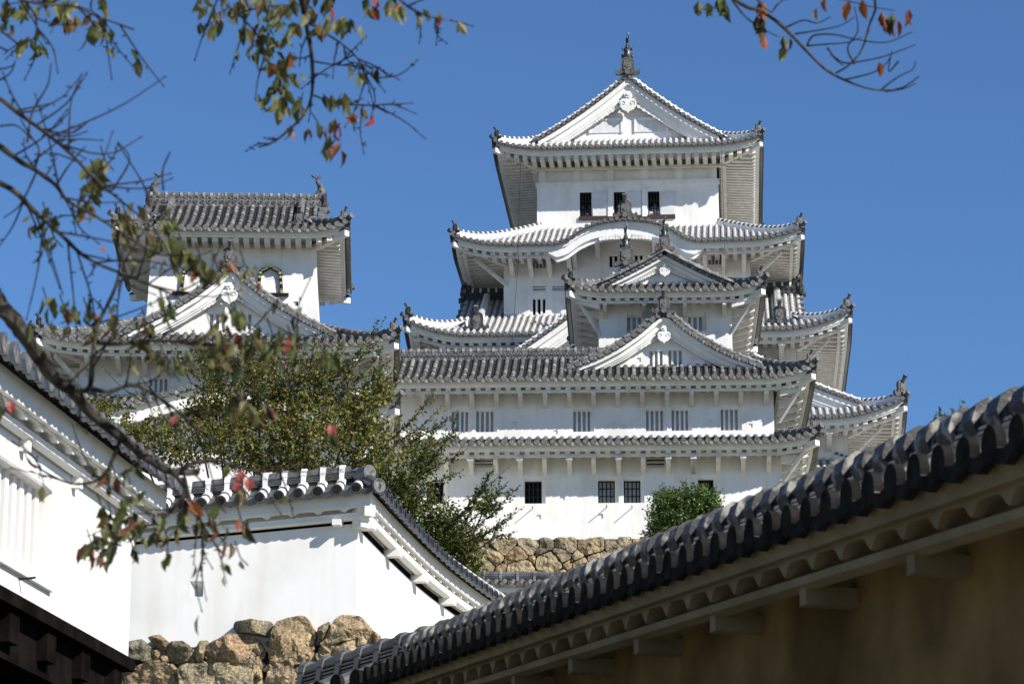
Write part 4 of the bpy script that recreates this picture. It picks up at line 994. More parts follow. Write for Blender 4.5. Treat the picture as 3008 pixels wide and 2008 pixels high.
# ---- middle white wall with a corner
M_pts = [PT(250, 1515, 49.4), PT(1108, 1432, 49.0)]
OM = V3((M_pts[1].x, M_pts[1].y, 5.0))
mw = thing("plaster_wall", "low white plaster wall under black tiles, turning a corner above the big boulders", "wall", OM)
paM = Path(M_pts, OM)
STM = dict(tile='tile_wall', joint='joint_white', pan='tile_wall', frac=.68, face='disc_dark', rim='tile_dark', ridge='disc_dark', tongue='tile_dark')
Lm = paM.len
def mhole(px0, py0, px1, py1, d=.42):
    d0 = (M_pts[1] - M_pts[0]); a_ = math.atan2(-d0.y, d0.x); f = Frame(V3((M_pts[0].x, M_pts[0].y, OM.z)), a_)
    x0, z1 = f.at(px0, py0, d); x1, z0 = f.at(px1, py1, d); return (x0, x1, z0, z1)
h_ = mhole(556, 1706, 597, 1752)
f = Frame(V3((M_pts[0].x - OM.x, M_pts[0].y - OM.y, 0)), math.atan2(-(M_pts[1] - M_pts[0]).y, (M_pts[1] - M_pts[0]).x))
lp = MB(); q0, q1, z0, z1 = h_
def FP(x, y, z): return f.O + f.X * x + f.Y * y + V3((0, 0, z))
fo = [FP(q0, .42, z0 - .0), FP(q1, .42, z0), FP(q1, .42, z1), FP(q0, .42, z1)]; bi = [FP(q1 - .05, .72, z0 + .08), FP(q1 - .03, .72, z0 + .08), FP(q1 - .03, .72, z1 - .12), FP(q1 - .05, .72, z1 - .12)]
lp.add(fo + bi, [(0, 1, 5, 4), (1, 2, 6, 5), (2, 3, 7, 6), (3, 0, 4, 7), (4, 5, 6, 7)], 'plaster'); lp.build('loophole', mw)
N_pts = [PT(1108, 1432, 49.0), PT(1211, 1545, 51.2), PT(1330, 1660, 53.7), PT(1480, 1772, 56.6), PT(1640, 1880, 59.6)]
N_pts = catmull([tuple(p) for p in N_pts], 16)
paN = Path(N_pts, OM)
t_a = paM.at(paM.len)[1]; t_b = paN.at(0)[1]; tt = math.tan(t_a.angle(t_b) / 2); paM.t1 = tt; paN.t0 = tt
roofed_wall(mw, paM, pitch=.315, r=.082, a=.5, vr=.56, ov=.42, fh=.20, wave=(.42, .09), fascia_in=.13, ridge=(.2, .13, .315), seg=20, style=STM, base=-6, thick=.4, beam=(.30, .08, .10), brk=(3.4, .14, .08), gap=.035, holes=[h_])
mw2 = mw
roofed_wall(mw, paN, pitch=.315, r=.082, a=.5, vr=.56, ov=.42, fh=.20, wave=(.42, .09), fascia_in=.13, ridge=(.2, .13, .315), seg=20, style=dict(STM, frac=.3), base=-6, thick=.4, beam=(.28, .09, .12), brk=(1.75, .2, .10), gap=.10)
# corner pieces: hip tile, corner beam ends
cm = MB(); P, X, N = paM.at(Lm); P2, X2, N2 = paN.at(0); Cn = P.lerp(P2, .5)
dg = (-(N + N2)).normalized()
cm.tube([Cn + dg * .05 + V3((0, 0, .04)), Cn - dg * .55 + V3((0, 0, .3))], .095, 'tile_wall', 12); cm.disc(Cn + dg * .07 + V3((0, 0, .03)), dg, .115, 'tile_wall', 'disc_face', 20, .06)
cm.disc(Cn - dg * .22 + V3((0, 0, .30)), dg, .12, 'tile_wall', 'disc_face', 20, .25)
cm.hexa([Cn - dg * v + N.cross(V3((0, 0, 1))) * 0 + V3((-dg.y * x, dg.x * x, z)) for z in (-.58, -.42) for x, v in ((-.08, .34), (.08, .34), (.08, .6), (-.08, .6))], 'plaster')
cm.hexa([Cn - dg * v + V3((-dg.y * x, dg.x * x, z)) for z in (-.42, -.24) for x, v in ((-.10, .2), (.10, .2), (.10, .6), (-.10, .6))], 'plaster')
cm.build('corner_tile', mw)
# ---- left gate building
Zl = lambda x: 26.8 * 3080 / (3130 - x); Yl = lambda x: 1018 + (x) * .789
G0 = PT(-700, Yl(-700), Zl(-700)); G1 = PT(530, Yl(530), Zl(530)); OG = V3((G0.x, G0.y, 0))
gate = thing("gatehouse", "white plastered gatehouse with a barred window and dark timber underside, close at left", "gatehouse", OG)
dG = G1 - G0; FG = Frame(OG, math.atan2(dG.x, dG.y) - math.pi / 2)
FG.X = V3((dG.x, dG.y, 0)).normalized(); FG.Y = V3((-FG.X.y, FG.X.x, 0))
paG = Path([G0, G1], OG); ovG = .42
wx0, wz1 = FG.at(153, 1447, ovG); wx1b, wz0 = FG.at(130, 1693, ovG)
xr_ = FG.at(386, 1640, ovG)[0]; xq_ = FG.at(352, 1936, ovG)[0]; xb_, zbt = FG.at(345, 1935, ovG)
xlw = FG.at(-60, 1447, ovG)[0]
roofed_wall(gate, paG, pitch=.315, r=.085, a=.52, vr=3.0, ov=ovG, fh=.20, wave=(.46, .08), ridge=(.3, .4, .6), seg=22, style=dict(STM, frac=.08, rim='tile_wall', face='disc_face'), base=zbt, thick=4.0, beam=(.34, .05, .08), brk=(1.55, .09, .10), bl=.09, fascia_in=.14, holes=[(xlw, wx0, wz0, wz1)], s_wall=(0.2, xr_))
def GP(x, y, z): return V3((FG.X.x * x + FG.Y.x * y, FG.X.y * x + FG.Y.y * y, z))
def gbox(mb, x0, x1, y0, y1, z0, z1, m): mb.hexa([GP(x, y, z) for z in (z0, z1) for x, y in ((x0, y0), (x1, y0), (x1, y1), (x0, y1))], m)
w_ = MB(); gbox(w_, xlw, wx0, ovG + .42, ovG + .46, wz0, wz1, 'shutter'); gbox(w_, xlw, wx0, ovG, ovG + .3, wz1 - .001, wz1 + .03, 'plaster'); gbox(w_, wx0 - .01, wx0 + .02, ovG + .002, ovG + .32, wz0, wz1, 'plaster')
gbox(w_, xlw, wx0 + .02, ovG + .001, ovG + .3, wz0 - .03, wz0, 'plaster')
w_.build('window', gate); wo_ = COL.objects[-1] if False else bpy.data.objects[gate.children[-1].name]
for i in range(12):
    b_ = MB(); x = wx0 - .13 - i * .215
    if x < xlw: break
    gbox(b_, x - .05, x + .05, ovG + .10, ovG + .25, wz0, wz1, 'plaster'); b_.build('window_bar', wo_)
b_ = MB(); gbox(b_, xlw - .1, wx0 + .03, ovG - .05, ovG + .02, wz0 - .12, wz0 - .02, 'plaster'); b_.build('window_sill', gate)
lx, lz = FG.at(55, 1700, ovG); b_ = MB(); b_.tube([GP(lx, ovG, lz), GP(lx, ovG - .16, lz + .01)], .012, 'iron', 6); b_.build('wall_hook', gate)
# dark timber underside, posts
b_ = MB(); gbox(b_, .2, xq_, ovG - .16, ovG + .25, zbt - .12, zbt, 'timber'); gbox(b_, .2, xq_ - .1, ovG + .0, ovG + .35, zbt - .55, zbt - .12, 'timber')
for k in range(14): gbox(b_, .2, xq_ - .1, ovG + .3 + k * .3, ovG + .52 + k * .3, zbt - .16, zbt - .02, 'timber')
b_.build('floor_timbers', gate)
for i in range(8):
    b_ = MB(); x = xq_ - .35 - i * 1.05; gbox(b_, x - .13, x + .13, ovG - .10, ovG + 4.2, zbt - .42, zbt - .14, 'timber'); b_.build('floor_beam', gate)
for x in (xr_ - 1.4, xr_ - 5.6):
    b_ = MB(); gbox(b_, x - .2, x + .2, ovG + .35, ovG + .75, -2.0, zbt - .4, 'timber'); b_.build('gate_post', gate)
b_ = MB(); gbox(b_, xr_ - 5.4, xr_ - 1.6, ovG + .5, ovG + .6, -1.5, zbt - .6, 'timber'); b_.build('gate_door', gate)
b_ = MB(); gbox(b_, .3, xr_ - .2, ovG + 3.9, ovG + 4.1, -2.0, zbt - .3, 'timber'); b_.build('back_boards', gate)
# ---- small wall below the stone base
S0 = PT(1340, 1716, 106); S1 = PT(2250, 1722, 104); OS = V3((S0.x, S0.y, 14))
sw = thing("terrace_wall", "low white wall with a grey tiled top, at the foot of the keep's stone base", "wall", OS)
roofed_wall(sw, Path([S0, S1], OS), pitch=.30, r=.082, a=.42, vr=.62, ov=.45, fh=.18, wave=(.45, .1), ridge=(.2, .2, .6), seg=10, style=STY['grey'] | {'ridge': 'tile_grey'}, base=-3, thick=.35, cap='joint_grey', beam=(.3, .08, .12), brk=(1.0, .16, .3))
# ------------------------------------------------------------------ stones
def clip(poly, nx, nz, d):
    out = []
    for i in range(len(poly)):
        a, b = poly[i], poly[(i + 1) % len(poly)]; da = a[0] * nx + a[1] * nz - d; db = b[0] * nx + b[1] * nz - d
        if da <= 0: out.append(a)
        if da * db < 0: t = da / (da - db); out.append((lerp(a[0], b[0], t), lerp(a[1], b[1], t)))
    return out
def stone(mb, poly, plane, depth, rnd, bulge=1., rough=.03, tint=None):
    """poly: outline in plane coords; plane(x, z, d) -> 3D with d outward; chipped, bulging block"""
    cx = sum(p[0] for p in poly) / len(poly); cz = sum(p[1] for p in poly) / len(poly)
    off_ = rnd.uniform(0, 90); nT = 46; rings = 11; size = max(max(p[0] for p in poly) - min(p[0] for p in poly), max(p[1] for p in poly) - min(p[1] for p in poly))
    def rad(t):
        dx, dz = math.cos(t), math.sin(t); best = 1e9
        for i in range(len(poly)):
            ax, az = poly[i][0] - cx, poly[i][1] - cz; bx, bz = poly[(i + 1) % len(poly)][0] - cx, poly[(i + 1) % len(poly)][1] - cz
            ex, ez = bx - ax, bz - az; den = dx * ez - dz * ex
            if abs(den) < 1e-9: continue
            u = (ax * ez - az * ex) / den; w = (ax * dz - az * dx) / den
            if u > 0 and -.01 <= w <= 1.01: best = min(best, u)
        return best if best < 1e8 else size / 2
    rs = [rad(2 * math.pi * k / nT) for k in range(nT)]
    rs = [(rs[k - 1] + 10 * rs[k] + rs[(k + 1) % nT]) / 12 * (1 + rnd.uniform(-.012, .012)) for k in range(nT)]
    pl = [(rnd.uniform(-.95, .95), rnd.uniform(-.95, .95), rnd.uniform(.5, .95)) for _ in range(6)]
    base_c = tuple((x * .55 + sum(tint) / 3 * .45) * 1.0 for x in tint) if tint else rnd.choice([(1, .93, .82), (1.1, 1.0, .84), (.85, .84, .8), (1.05, .88, .7), (1.2, 1.1, .92), (1.0, .95, .8), (.7, .7, .67)])
    k_ = rnd.uniform(.8, 1.15); mb.tint = tuple(c * k_ for c in base_c)
    R_ = []
    for j in range(rings + 1):
        q = [1, .99, .965, .92, .85, .76, .65, .53, .4, .27, .13, 0][j]; ring = []
        for k in range(nT if j < rings else 1):
            t = 2 * math.pi * k / nT; x = q * rs[k] * math.cos(t); z = q * rs[k] * math.sin(t)
            d = (1 - q ** 14) ** .5 if q < 1 else 0
            for (gx_, gz_, c_) in pl: d = min(d, c_ + (gx_ * x + gz_ * z) / size * 1.6)
            d = max(0, d) if j > 0 else -.9
            pn = V3((x + off_, z - off_, off_)) ; e = 0 if j == 0 else 1
            n1 = mnoise.noise(pn * 3.2) * .12 + mnoise.noise(pn * 8) * .06 + abs(mnoise.noise(pn * 16)) * .03
            n2 = mnoise.noise(pn * 5 + V3((9, 2, 4))) * .03
            ring.append(plane(cx + x + n2 * e, cz + z + n2 * .7 * e, d * depth * bulge + n1 * e * min(1, size * 1.1) * (1 if d > .2 else .4)))
        R_.append(ring)
    vs = [p for r_ in R_ for p in r_]; fs = []
    for j in range(rings - 1):
        for k in range(nT): fs.append((j * nT + k, j * nT + (k + 1) % nT, (j + 1) * nT + (k + 1) % nT, (j + 1) * nT + k))
    c = rings * nT
    for k in range(nT): fs.append(((rings - 1) * nT + k, (rings - 1) * nT + (k + 1) % nT, c))
    mb.add(vs, fs, 'stone')
def vor(seeds, x0, x1, z0, z1, gap, asp=1.0):
    cells = []
    for i, (sx, sz, sw_) in enumerate(seeds):
        poly = [(x0, z0), (x1, z0), (x1, z1), (x0, z1)]
        for j, (tx, tz, tw) in enumerate(seeds):
            if i == j: continue
            dx, dz = tx - sx, tz - sz
            if dx * dx + dz * dz > 9 * (sw_ + tw) ** 2 + .01: continue
            l = math.hypot(dx, dz); nx, nz = dx / l, dz / l
            mid = ((sx * nx + sz * nz) + (tx * nx + tz * nz)) / 2 + (sw_ * sw_ - tw * tw) / (2 * l)
            poly = clip(poly, nx, nz, mid - gap)
            if len(poly) < 3: break
        if len(poly) >= 3: cells.append(poly)
    return cells
# stone base of the small keep
rnd = random.Random(11)
xa = SK.at(1385, 1600, -.8)[0]; xb = SK.at(2330, 1600, -.8)[0]; zt_ = SK.at(1600, 1581, -.8)[1]
OSB = SK.O.copy(); sb = thing("stone_base", "wall of fitted tan boulders under the small keep", "stone wall", OSB, -SK.a)
seeds = []; z = zt_ - .25
row = 0
while z > zt_ - 4.6:
    x = xa - 4.0 + rnd.uniform(0, .3)
    h = rnd.uniform(.42, .6)
    while x < xb:
        w = rnd.choice([.3, .45, .6, .8, 1.05]) * rnd.uniform(.85, 1.15) if row else rnd.uniform(.55, 1.15); seeds.append((x + w / 2, z + rnd.uniform(-.2, .2) * (row > 0), w * .5))
        for _k in range(rnd.choice([0, 1, 1, 2])): seeds.append((x + w + rnd.uniform(-.12, .12), z - h * .5 + rnd.uniform(-.12, .12), .08))
        x += w
    z -= h; row += 1
plane = lambda x, z, d: V3((x, -.85 - d - (zt_ - z) * .28, z))
S_ = MB()
for c in vor(seeds, xa - 4, xb, zt_ - 4.8, zt_ + .02, .018): stone(S_, c, plane, .24, rnd, rough=.022)
o = S_.build('stonework', sb)
b_ = MB(); b_.add([plane(xa - 4, zt_ + .0, -.22), plane(xb, zt_ + .0, -.22), plane(xb, zt_ - 20, -.22), plane(xa - 4, zt_ - 20, -.22)], [(0, 1, 2, 3)], 'stone_dark')
b_.box(xa - 4, xb, -.9, 7.5, zt_ - .06, zt_ + .012, 'plaster'); b_.build('core', sb)
# foreground boulders under the white wall
rnd = random.Random(5)
FM = Frame(V3((M_pts[1].x, M_pts[1].y, OM.z)), math.atan2(-(M_pts[1] - M_pts[0]).y, (M_pts[1] - M_pts[0]).x))
bw_ = thing("boulder_wall", "rough brown boulders stacked below the white corner wall, lower left", "stone wall", OM)
dB_ = .28
def fpl(x, z, d): return FM.X * x + FM.Y * (dB_ - d - max(0, 1.2 - z) * 0) + V3((0, 0, z))
def pz(lst, zoom): return [FM.at(zoom[0] + a / zoom[2], zoom[1] + b / zoom[2], dB_) for a, b in lst]
Z1, Z2 = (0, 1408, 2.61), (500, 1300, 2.214)
BIG = [
 (Z1, [(930, 1290), (985, 1240), (1100, 1235), (1180, 1290), (1225, 1340), (1210, 1400), (1130, 1400), (1040, 1385), (930, 1380)], (.75, .8, .78)),
 (Z1, [(1150, 1215), (1240, 1200), (1310, 1250), (1290, 1310), (1230, 1335), (1180, 1280)], (.9, .75, .55)),
 (Z1, [(1255, 1310), (1330, 1250), (1430, 1245), (1490, 1310), (1450, 1400), (1380, 1425), (1310, 1390)], (.62, .6, .55)),
 (Z1, [(1500, 1350), (1530, 1240), (1590, 1235), (1590, 1300), (1560, 1400), (1520, 1415)], (.95, .85, .65)),
 (Z1, [(980, 1470), (1100, 1420), (1240, 1385), (1330, 1450), (1350, 1540), (1300, 1640), (1000, 1640), (960, 1560)], (1.2, .95, .65)),
 (Z1, [(620, 1560), (760, 1500), (860, 1430), (930, 1395), (975, 1470), (950, 1560), (900, 1640), (620, 1640)], (.9, .7, .5)),
 (Z1, [(970, 1440), (1030, 1405), (1100, 1425), (1060, 1470), (990, 1490)], (.8, .65, .5)),
 (Z1, [(1250, 1370), (1290, 1330), (1350, 1375), (1330, 1420), (1280, 1410)], (1.1, .8, .55)),
 (Z1, [(1310, 1430), (1350, 1405), (1395, 1440), (1360, 1500), (1325, 1490)], (1, .9, .75)),
 (Z2, [(220, 1380), (260, 1310), (400, 1245), (560, 1265), (620, 1340), (605, 1420), (450, 1440), (240, 1430)], (.95, .68, .5)),
 (Z2, [(405, 1180), (430, 1160), (660, 1158), (680, 1230), (640, 1260), (530, 1240), (410, 1225)], (.85, .85, .7)),
 (Z2, [(640, 1400), (650, 1320), (690, 1170), (760, 1140), (870, 1115), (920, 1170), (950, 1230), (930, 1370), (880, 1440), (700, 1430)], (1.25, 1.0, .65)),
 (Z2, [(1000, 1300), (1060, 1160), (1110, 1120), (1240, 1122), (1300, 1190), (1320, 1310), (1230, 1275), (1120, 1300), (1010, 1325)], (1.35, 1.1, .75)),
 (Z2, [(910, 1450), (1030, 1340), (1130, 1310), (1230, 1275), (1290, 1350), (1310, 1440), (1200, 1470), (930, 1500)], (1.2, 1.0, .7)),
 (Z2, [(50, 1480), (80, 1440), (530, 1430), (560, 1500), (550, 1620), (60, 1640)], (1.1, 1.08, .8)),
 (Z2, [(640, 1480), (700, 1460), (800, 1455), (860, 1500), (840, 1620), (620, 1640), (620, 1540)], (1.2, 1.0, .75)),
 (Z2, [(1310, 1210), (1355, 1235), (1365, 1310), (1325, 1320)], (1.2, .9, .6)),
 (Z2, [(1320, 1330), (1370, 1290), (1430, 1310), (1450, 1380), (1380, 1410), (1320, 1400)], (1.1, .95, .7)),
 (Z2, [(1380, 1310), (1440, 1320), (1490, 1370), (1530, 1400), (1440, 1420)], (1, .9, .7)),
 (Z2, [(960, 1200), (1030, 1160), (1035, 1200), (990, 1290), (955, 1300)], (.6, .55, .45)),
 (Z2, [(970, 1340), (1050, 1330), (1040, 1370), (965, 1385)], (1.2, 1.05, .75)),
 (Z2, [(560, 1480), (600, 1475), (605, 1540), (570, 1555)], (1.1, 1, .75)),
]
for zf, pl_, tn in BIG:
    S_ = MB(); poly = pz(pl_, zf)
    if sum(poly[i][0] * poly[(i + 1) % len(poly)][1] - poly[(i + 1) % len(poly)][0] * poly[i][1] for i in range(len(poly))) < 0: poly = poly[::-1]
    stone(S_, poly, fpl, .30, rnd, rough=.018, tint=tn); S_.build('boulder', bw_)
F_ = MB(); 
gz_top = lambda px: 1960 if px < 370 else (1905 if px < 620 else (1880 if px < 1120 else 1890 + (px - 1120) * .35))
for i in range(420):
    px = rnd.uniform(210, 1250); py = rnd.uniform(1845, 2040)
    if py < gz_top(px) - 0: continue
    x, z = FM.at(px, py, dB_); r_ = rnd.uniform(.07, .17); n_ = rnd.randint(6, 8)
    poly = [(x + r_ * rnd.uniform(.7, 1.2) * math.cos(2 * math.pi * k / n_), z + r_ * rnd.uniform(.6, 1) * math.sin(2 * math.pi * k / n_)) for k in range(n_)]
    stone(F_, poly, lambda a, b, d: fpl(a, b, d - .02), .16, rnd, rough=.02)
F_.build('rubble', bw_)
B_ = MB(); bx0, bz0 = FM.at(200, 1985, .5); bx1 = FM.at(1300, 1985, .5)[0]; zz_ = FM.at(700, 1900, .5)[1]
B_.hexa([FM.X * x + FM.Y * y + V3((0, 0, z)) for z in (-8, zz_) for x, y in ((bx0 - 3, .40), (bx1, .40), (bx1, 1.2), (bx0 - 3, 1.2))], 'stone_dark'); B_.build('core', bw_)
# ------------------------------------------------------------------ terrain
def terr(x, y):
    k = [(-60, 0), (0, 0), (12, .3), (26, 2), (40, 2.4), (47, 4), (54, 5.5), (70, 10), (100, 15.5), (114, 19.2), (121, 23.6), (150, 26.5), (190, 26.5), (260, 10), (500, 0), (3000, 0)]
    for i in range(len(k) - 1):
        if k[i][0] <= y <= k[i + 1][0]: h = lerp(k[i][1], k[i + 1][1], (y - k[i][0]) / (k[i + 1][0] - k[i][0])); break
    return h * max(0, min(1, (160 - abs(x)) / 100)) + .25 * math.sin(x * .31 + y * .17) * min(1, max(0, (y - 60) / 20)) * (1 if y < 250 else 0)
G_ = MB(); ys = [-60, -30, 0, 6, 12, 18, 26, 33, 40, 47, 54, 62, 70, 80, 90, 100, 107, 114, 118, 121, 130, 150, 170, 190, 220, 260, 350, 500, 1000, 3000]; xs = [-2500, -600, -200, -160, -120] + list(range(-90, 91, 6)) + [120, 160, 200, 600, 2500]
G_.sweep([[V3((x, y, terr(x, y))) for x in xs] for y in ys], 'ground', False, False)
tag(G_.build('ground'), kind='structure')
P_ = MB(); P_.sweep([[V3((x * (.9 + .01 * y) - .04 * y, y, terr(x, y) + .012)) for x in (-2.2, -1, 0, 1, 2.2)] for y in (-12, -6, 0, 6, 12, 18, 24)], 'path', False, False)
tag(P_.build('path'), kind='structure')
# ------------------------------------------------------------------ plants
def leaf(mb, p, d, n, L, w, col, curl=.15, g2=0.):
    """one leaf: pointed oval of 6 corners folded along its midrib"""
    d = d.normalized(); s = d.cross(n)
    if s.length < 1e-4: s = d.cross(V3((1, 0, 0)))
    s.normalize(); m = s.cross(d)
    mb.tint = col; q = p + d * L
    a = p + d * (L * .38) ; b = p + d * (L * .75) - m * (curl * L * .4); q = q - m * (curl * L)
    lift = m * (w * .35)
    mb.add([p, a + s * w + lift, b + s * (w * .6) + lift, q, b - s * (w * .6) + lift, a - s * w + lift, a, b], [(0, 6, 1), (1, 6, 7, 2), (2, 7, 3), (0, 5, 6), (6, 5, 4, 7), (7, 4, 3)], mb.lm)
def rvec(rn): 
    while 1:
        v = V3((rn.uniform(-1, 1), rn.uniform(-1, 1), rn.uniform(-1, 1)))
        if .05 < v.length < 1: return v.normalized()
def bush(name, label, base, blobs, Z, nleaf, size, cols, rn, sprays=(), mname="leaf", cat="shrub", group=None):
    """blobs: (px, py, rx_px, rz_px, dz, weight) ellipsoids of leaf clumps; sprays: (px0,py0,px1,py1) whippy shoots"""
    O = base; root = thing(name, label, cat, O, group=group)
    F = MB(); F.lm = mname; T = MB(); tot = sum(b[5] for b in blobs)
    for (px, py, rx, rz, dz, wt) in blobs:
        c = PT(px, py, Z + dz) - O; k = (Z + dz) / FPX; rx_, rz_ = rx * k, rz * k; ry = (rx_ + rz_) / 2 * .8
        nt_ = max(6, int(nleaf * wt / tot / 9))
        for i in range(nt_):
            v = rvec(rn); rr = rn.random() ** .42
            e = c + V3((v.x * rx_ * rr, v.y * ry * rr, v.z * rz_ * rr))
            g = (V3((v.x * .8, v.y * .8, .55 + .5 * v.z)) + rvec(rn) * .5).normalized(); ln = rn.uniform(.3, .75) * size * 9
            s0 = e - g * ln * .5; T.tube([s0, s0 + g * ln], [.003, .002], 'twig', 3, caps=False)
            shade = rn.uniform(.75, 1.2)
            for j in range(9):
                p = s0 + g * (ln * (j + .5) / 9) + rvec(rn) * .01; d = (rvec(rn) + g * .5 + V3((0, 0, -.15))).normalized()
                col = rn.choice(cols); col = tuple(x * 1.6 * shade * rn.uniform(.75, 1.25) for x in col); L = size * rn.uniform(.7, 1.25)
                leaf(F, p, d, rvec(rn), L, L * .29, col)
    # main stems from the base into each clump
    for (px, py, rx, rz, dz, wt) in blobs:
        c = PT(px, py, Z + dz) - O; m = V3((c.x * .35, c.y * .35, c.z * .45)) + rvec(rn) * .2
        pts = catmull([(0, 0, 0), tuple(m), tuple(c)], 8); T.tube(pts, [lerp(.07, .02, i / 8) for i in range(9)], 'bark', 6)
    for sp_i in sprays:
        (x0, y0, x1, y1) = sp_i[:4]; dn = sp_i[4] if len(sp_i) > 4 else 1.0
        dz = rn.uniform(-.8, .8) - 1.0; a = PT(x0, y0, Z + dz) - O; b = PT(x1, y1, Z + dz) - O; mid = a.lerp(b, .5) + V3((0, 0, -(b - a).length * .04)) + rvec(rn) * .05
        pts = catmull([tuple(a), tuple(mid), tuple(b)], 12); T.tube(pts, [lerp(.016, .004, i / 12) for i in range(13)], 'twig', 4)
        L_ = (b - a).length; n = int(L_ / .036 * dn)
        for i in range(n):
            t = (i + rn.random()) / n; q = pts[min(11, int(t * 12))].lerp(pts[min(12, int(t * 12) + 1)], t * 12 % 1)
            if rn.random() < .45 and t < .8:   # side shoot
                g = ((b - a).normalized() + rvec(rn) * .7).normalized(); sl_ = rn.uniform(.15, .4); T.tube([q, q + g * sl_], [.005, .002], 'twig', 3, caps=False)
                for j in range(5):
                    col = rn.choice(cols); leaf(F, q + g * sl_ * (j + .7) / 5, rvec(rn) + g * .6, rvec(rn), size * rn.uniform(.8, 1.2), size * .26, tuple(x * rn.uniform(.8, 1.25) for x in col))
            col = rn.choice(cols); L = size * rn.uniform(.8, 1.3) * (1 - .3 * t)
            leaf(F, q, rvec(rn) + (b - a).normalized() * .5, rvec(rn), L, L * .27, tuple(x * rn.uniform(1.0, 1.6) for x in col))
    F.build('foliage', root); T.build('stems', root); return root
rn = random.Random(21)
OLV = [(.10, .105, .02), (.11, .115, .025), (.17, .16, .045), (.05, .065, .010), (.22, .19, .06), (.04, .058, .009), (.13, .125, .03), (.09, .105, .02), (.06, .08, .012), (.20, .15, .05)]
DRK = [(.04, .06, .01), (.065, .085, .014), (.03, .048, .007), (.10, .115, .024), (.05, .07, .011), (.16, .15, .05)]
zb = terr(-8, 78)
bush("tall_shrub", "broad olive-brown leafy shrub with whippy shoots, above the white wall's tiled ridge", V3((-6.5, 78, zb)), [
    (310, 1200, 35, 28, 0, .3), (390, 1265, 95, 50, 0, .8), (520, 1310, 120, 70, -1, 1.5), (575, 1215, 45, 60, .5, .4), (640, 1180, 80, 90, 0, 1.2), (700, 1290, 130, 95, -1, 2.2), (760, 1170, 90, 110, 0, 1.6),
    (620, 1085, 40, 50, .5, .25), (740, 1090, 50, 50, .5, .35), (850, 1170, 85, 90, 0, 1.3), (950, 1100, 80, 90, 0, 1.2), (900, 1260, 130, 110, -1, 2.5), (1030, 1200, 100, 90, 0, 1.5), (1080, 1300, 120, 90, 0, 1.9), (1110, 1150, 50, 60, .5, .6), (820, 1360, 130, 60, -1, 1.6), (980, 1390, 120, 70, 0, 1.4)],
    80, 24000, .105, OLV, rn, sprays=[(620, 1150, 560, 960, .7), (650, 1120, 640, 950, .6), (700, 1100, 690, 985, .6), (740, 1100, 720, 1000, .7), (800, 1120, 830, 985, .7), (870, 1120, 850, 1010, .7), (930, 1080, 960, 985, .8), (1000, 1090, 1110, 945, .5), (1040, 1080, 1135, 930, .4), (1030, 1130, 1130, 1010, .7), (1080, 1180, 1180, 1060, .7), (1150, 1290, 1275, 1155, 1.1), (1180, 1290, 1300, 1190, 1), (1200, 1300, 1345, 1205, .9), (1190, 1330, 1370, 1265, .8), (420, 1180, 300, 1075, .2), (480, 1180, 380, 1060, .2), (400, 1200, 265, 1180, 1.0), (350, 1190, 275, 1170, 1), (590, 1120, 500, 1020, .5), (660, 1130, 600, 985, .8), (690, 1130, 660, 960, .9), (720, 1120, 745, 985, .9), (770, 1120, 770, 990, .9), (810, 1120, 805, 1010, 1), (850, 1130, 885, 1000, .9), (900, 1120, 925, 990, .9), (960, 1110, 1005, 1000, .9), (1010, 1120, 1070, 1000, .9), (640, 1120, 575, 1000, .6), (1060, 1150, 1150, 1050, .8), (560, 1120, 520, 1040, .4)])
zb = terr(-3, 84)
bush("leaning_shrub", "green shrub of arching shoots beside the white wall's tiled slope, in front of the keep", V3((-3.2, 84, zb)), [
    (1120, 1400, 90, 80, 0, 1.2), (1200, 1450, 80, 80, 0, 1.2), (1230, 1350, 60, 70, .5, .7), (1180, 1540, 90, 70, 0, 1.2), (1290, 1530, 75, 60, 0, 1.0), (1260, 1610, 90, 60, 0, 1.3), (1350, 1590, 60, 60, 0, .8), (1370, 1670, 50, 55, 0, .8), (1430, 1480, 30, 40, 0, .3)],
    86, 13500, .105, DRK, rn, sprays=[(1200, 1400, 1285, 1240), (1220, 1400, 1345, 1255), (1240, 1390, 1370, 1320, .8), (1250, 1420, 1360, 1380, .8), (1250, 1380, 1350, 1200, .5), (1330, 1540, 1455, 1370, 1.4), (1340, 1560, 1490, 1415, 1.4), (1350, 1580, 1525, 1425, 1.3), (1370, 1600, 1535, 1490, 1.1), (1340, 1600, 1500, 1520, 1), (1360, 1540, 1430, 1400, 1.3), (1380, 1590, 1520, 1560, .9), (1300, 1560, 1380, 1480, 1.3), (1360, 1470, 1500, 1365, .12), (1390, 1620, 1480, 1545, .5)])
zb = terr(6, 113)
GLS = [(.055, .095, .02), (.075, .12, .025), (.04, .075, .015), (.11, .145, .04), (.03, .06, .012)]
bush("round_shrub", "dense rounded dark green bush against the small keep's white wall", V3(tuple(PT(2010, 1650, 113)))[:] and V3((PT(2010, 1650, 113).x, 113, zb)), [
    (1960, 1475, 45, 40, 0, .8), (2030, 1465, 55, 42, 0, 1), (2080, 1480, 45, 45, 0, .8), (1945, 1530, 42, 50, 0, 1), (2010, 1530, 70, 60, 0, 1.6), (2090, 1540, 55, 60, 0, 1.1), (1930, 1580, 35, 35, 0, .6), (1990, 1600, 70, 45, 0, 1.2), (2070, 1600, 60, 50, 0, 1)],
    114, 20000, .10, GLS, rn, mname="leaf_gloss", sprays=[(1990, 1470, 1978, 1428), (2040, 1460, 2050, 1425), (2080, 1470, 2100, 1435), (1950, 1470, 1938, 1440), (1930, 1520, 1908, 1500), (2110, 1520, 2130, 1500)])
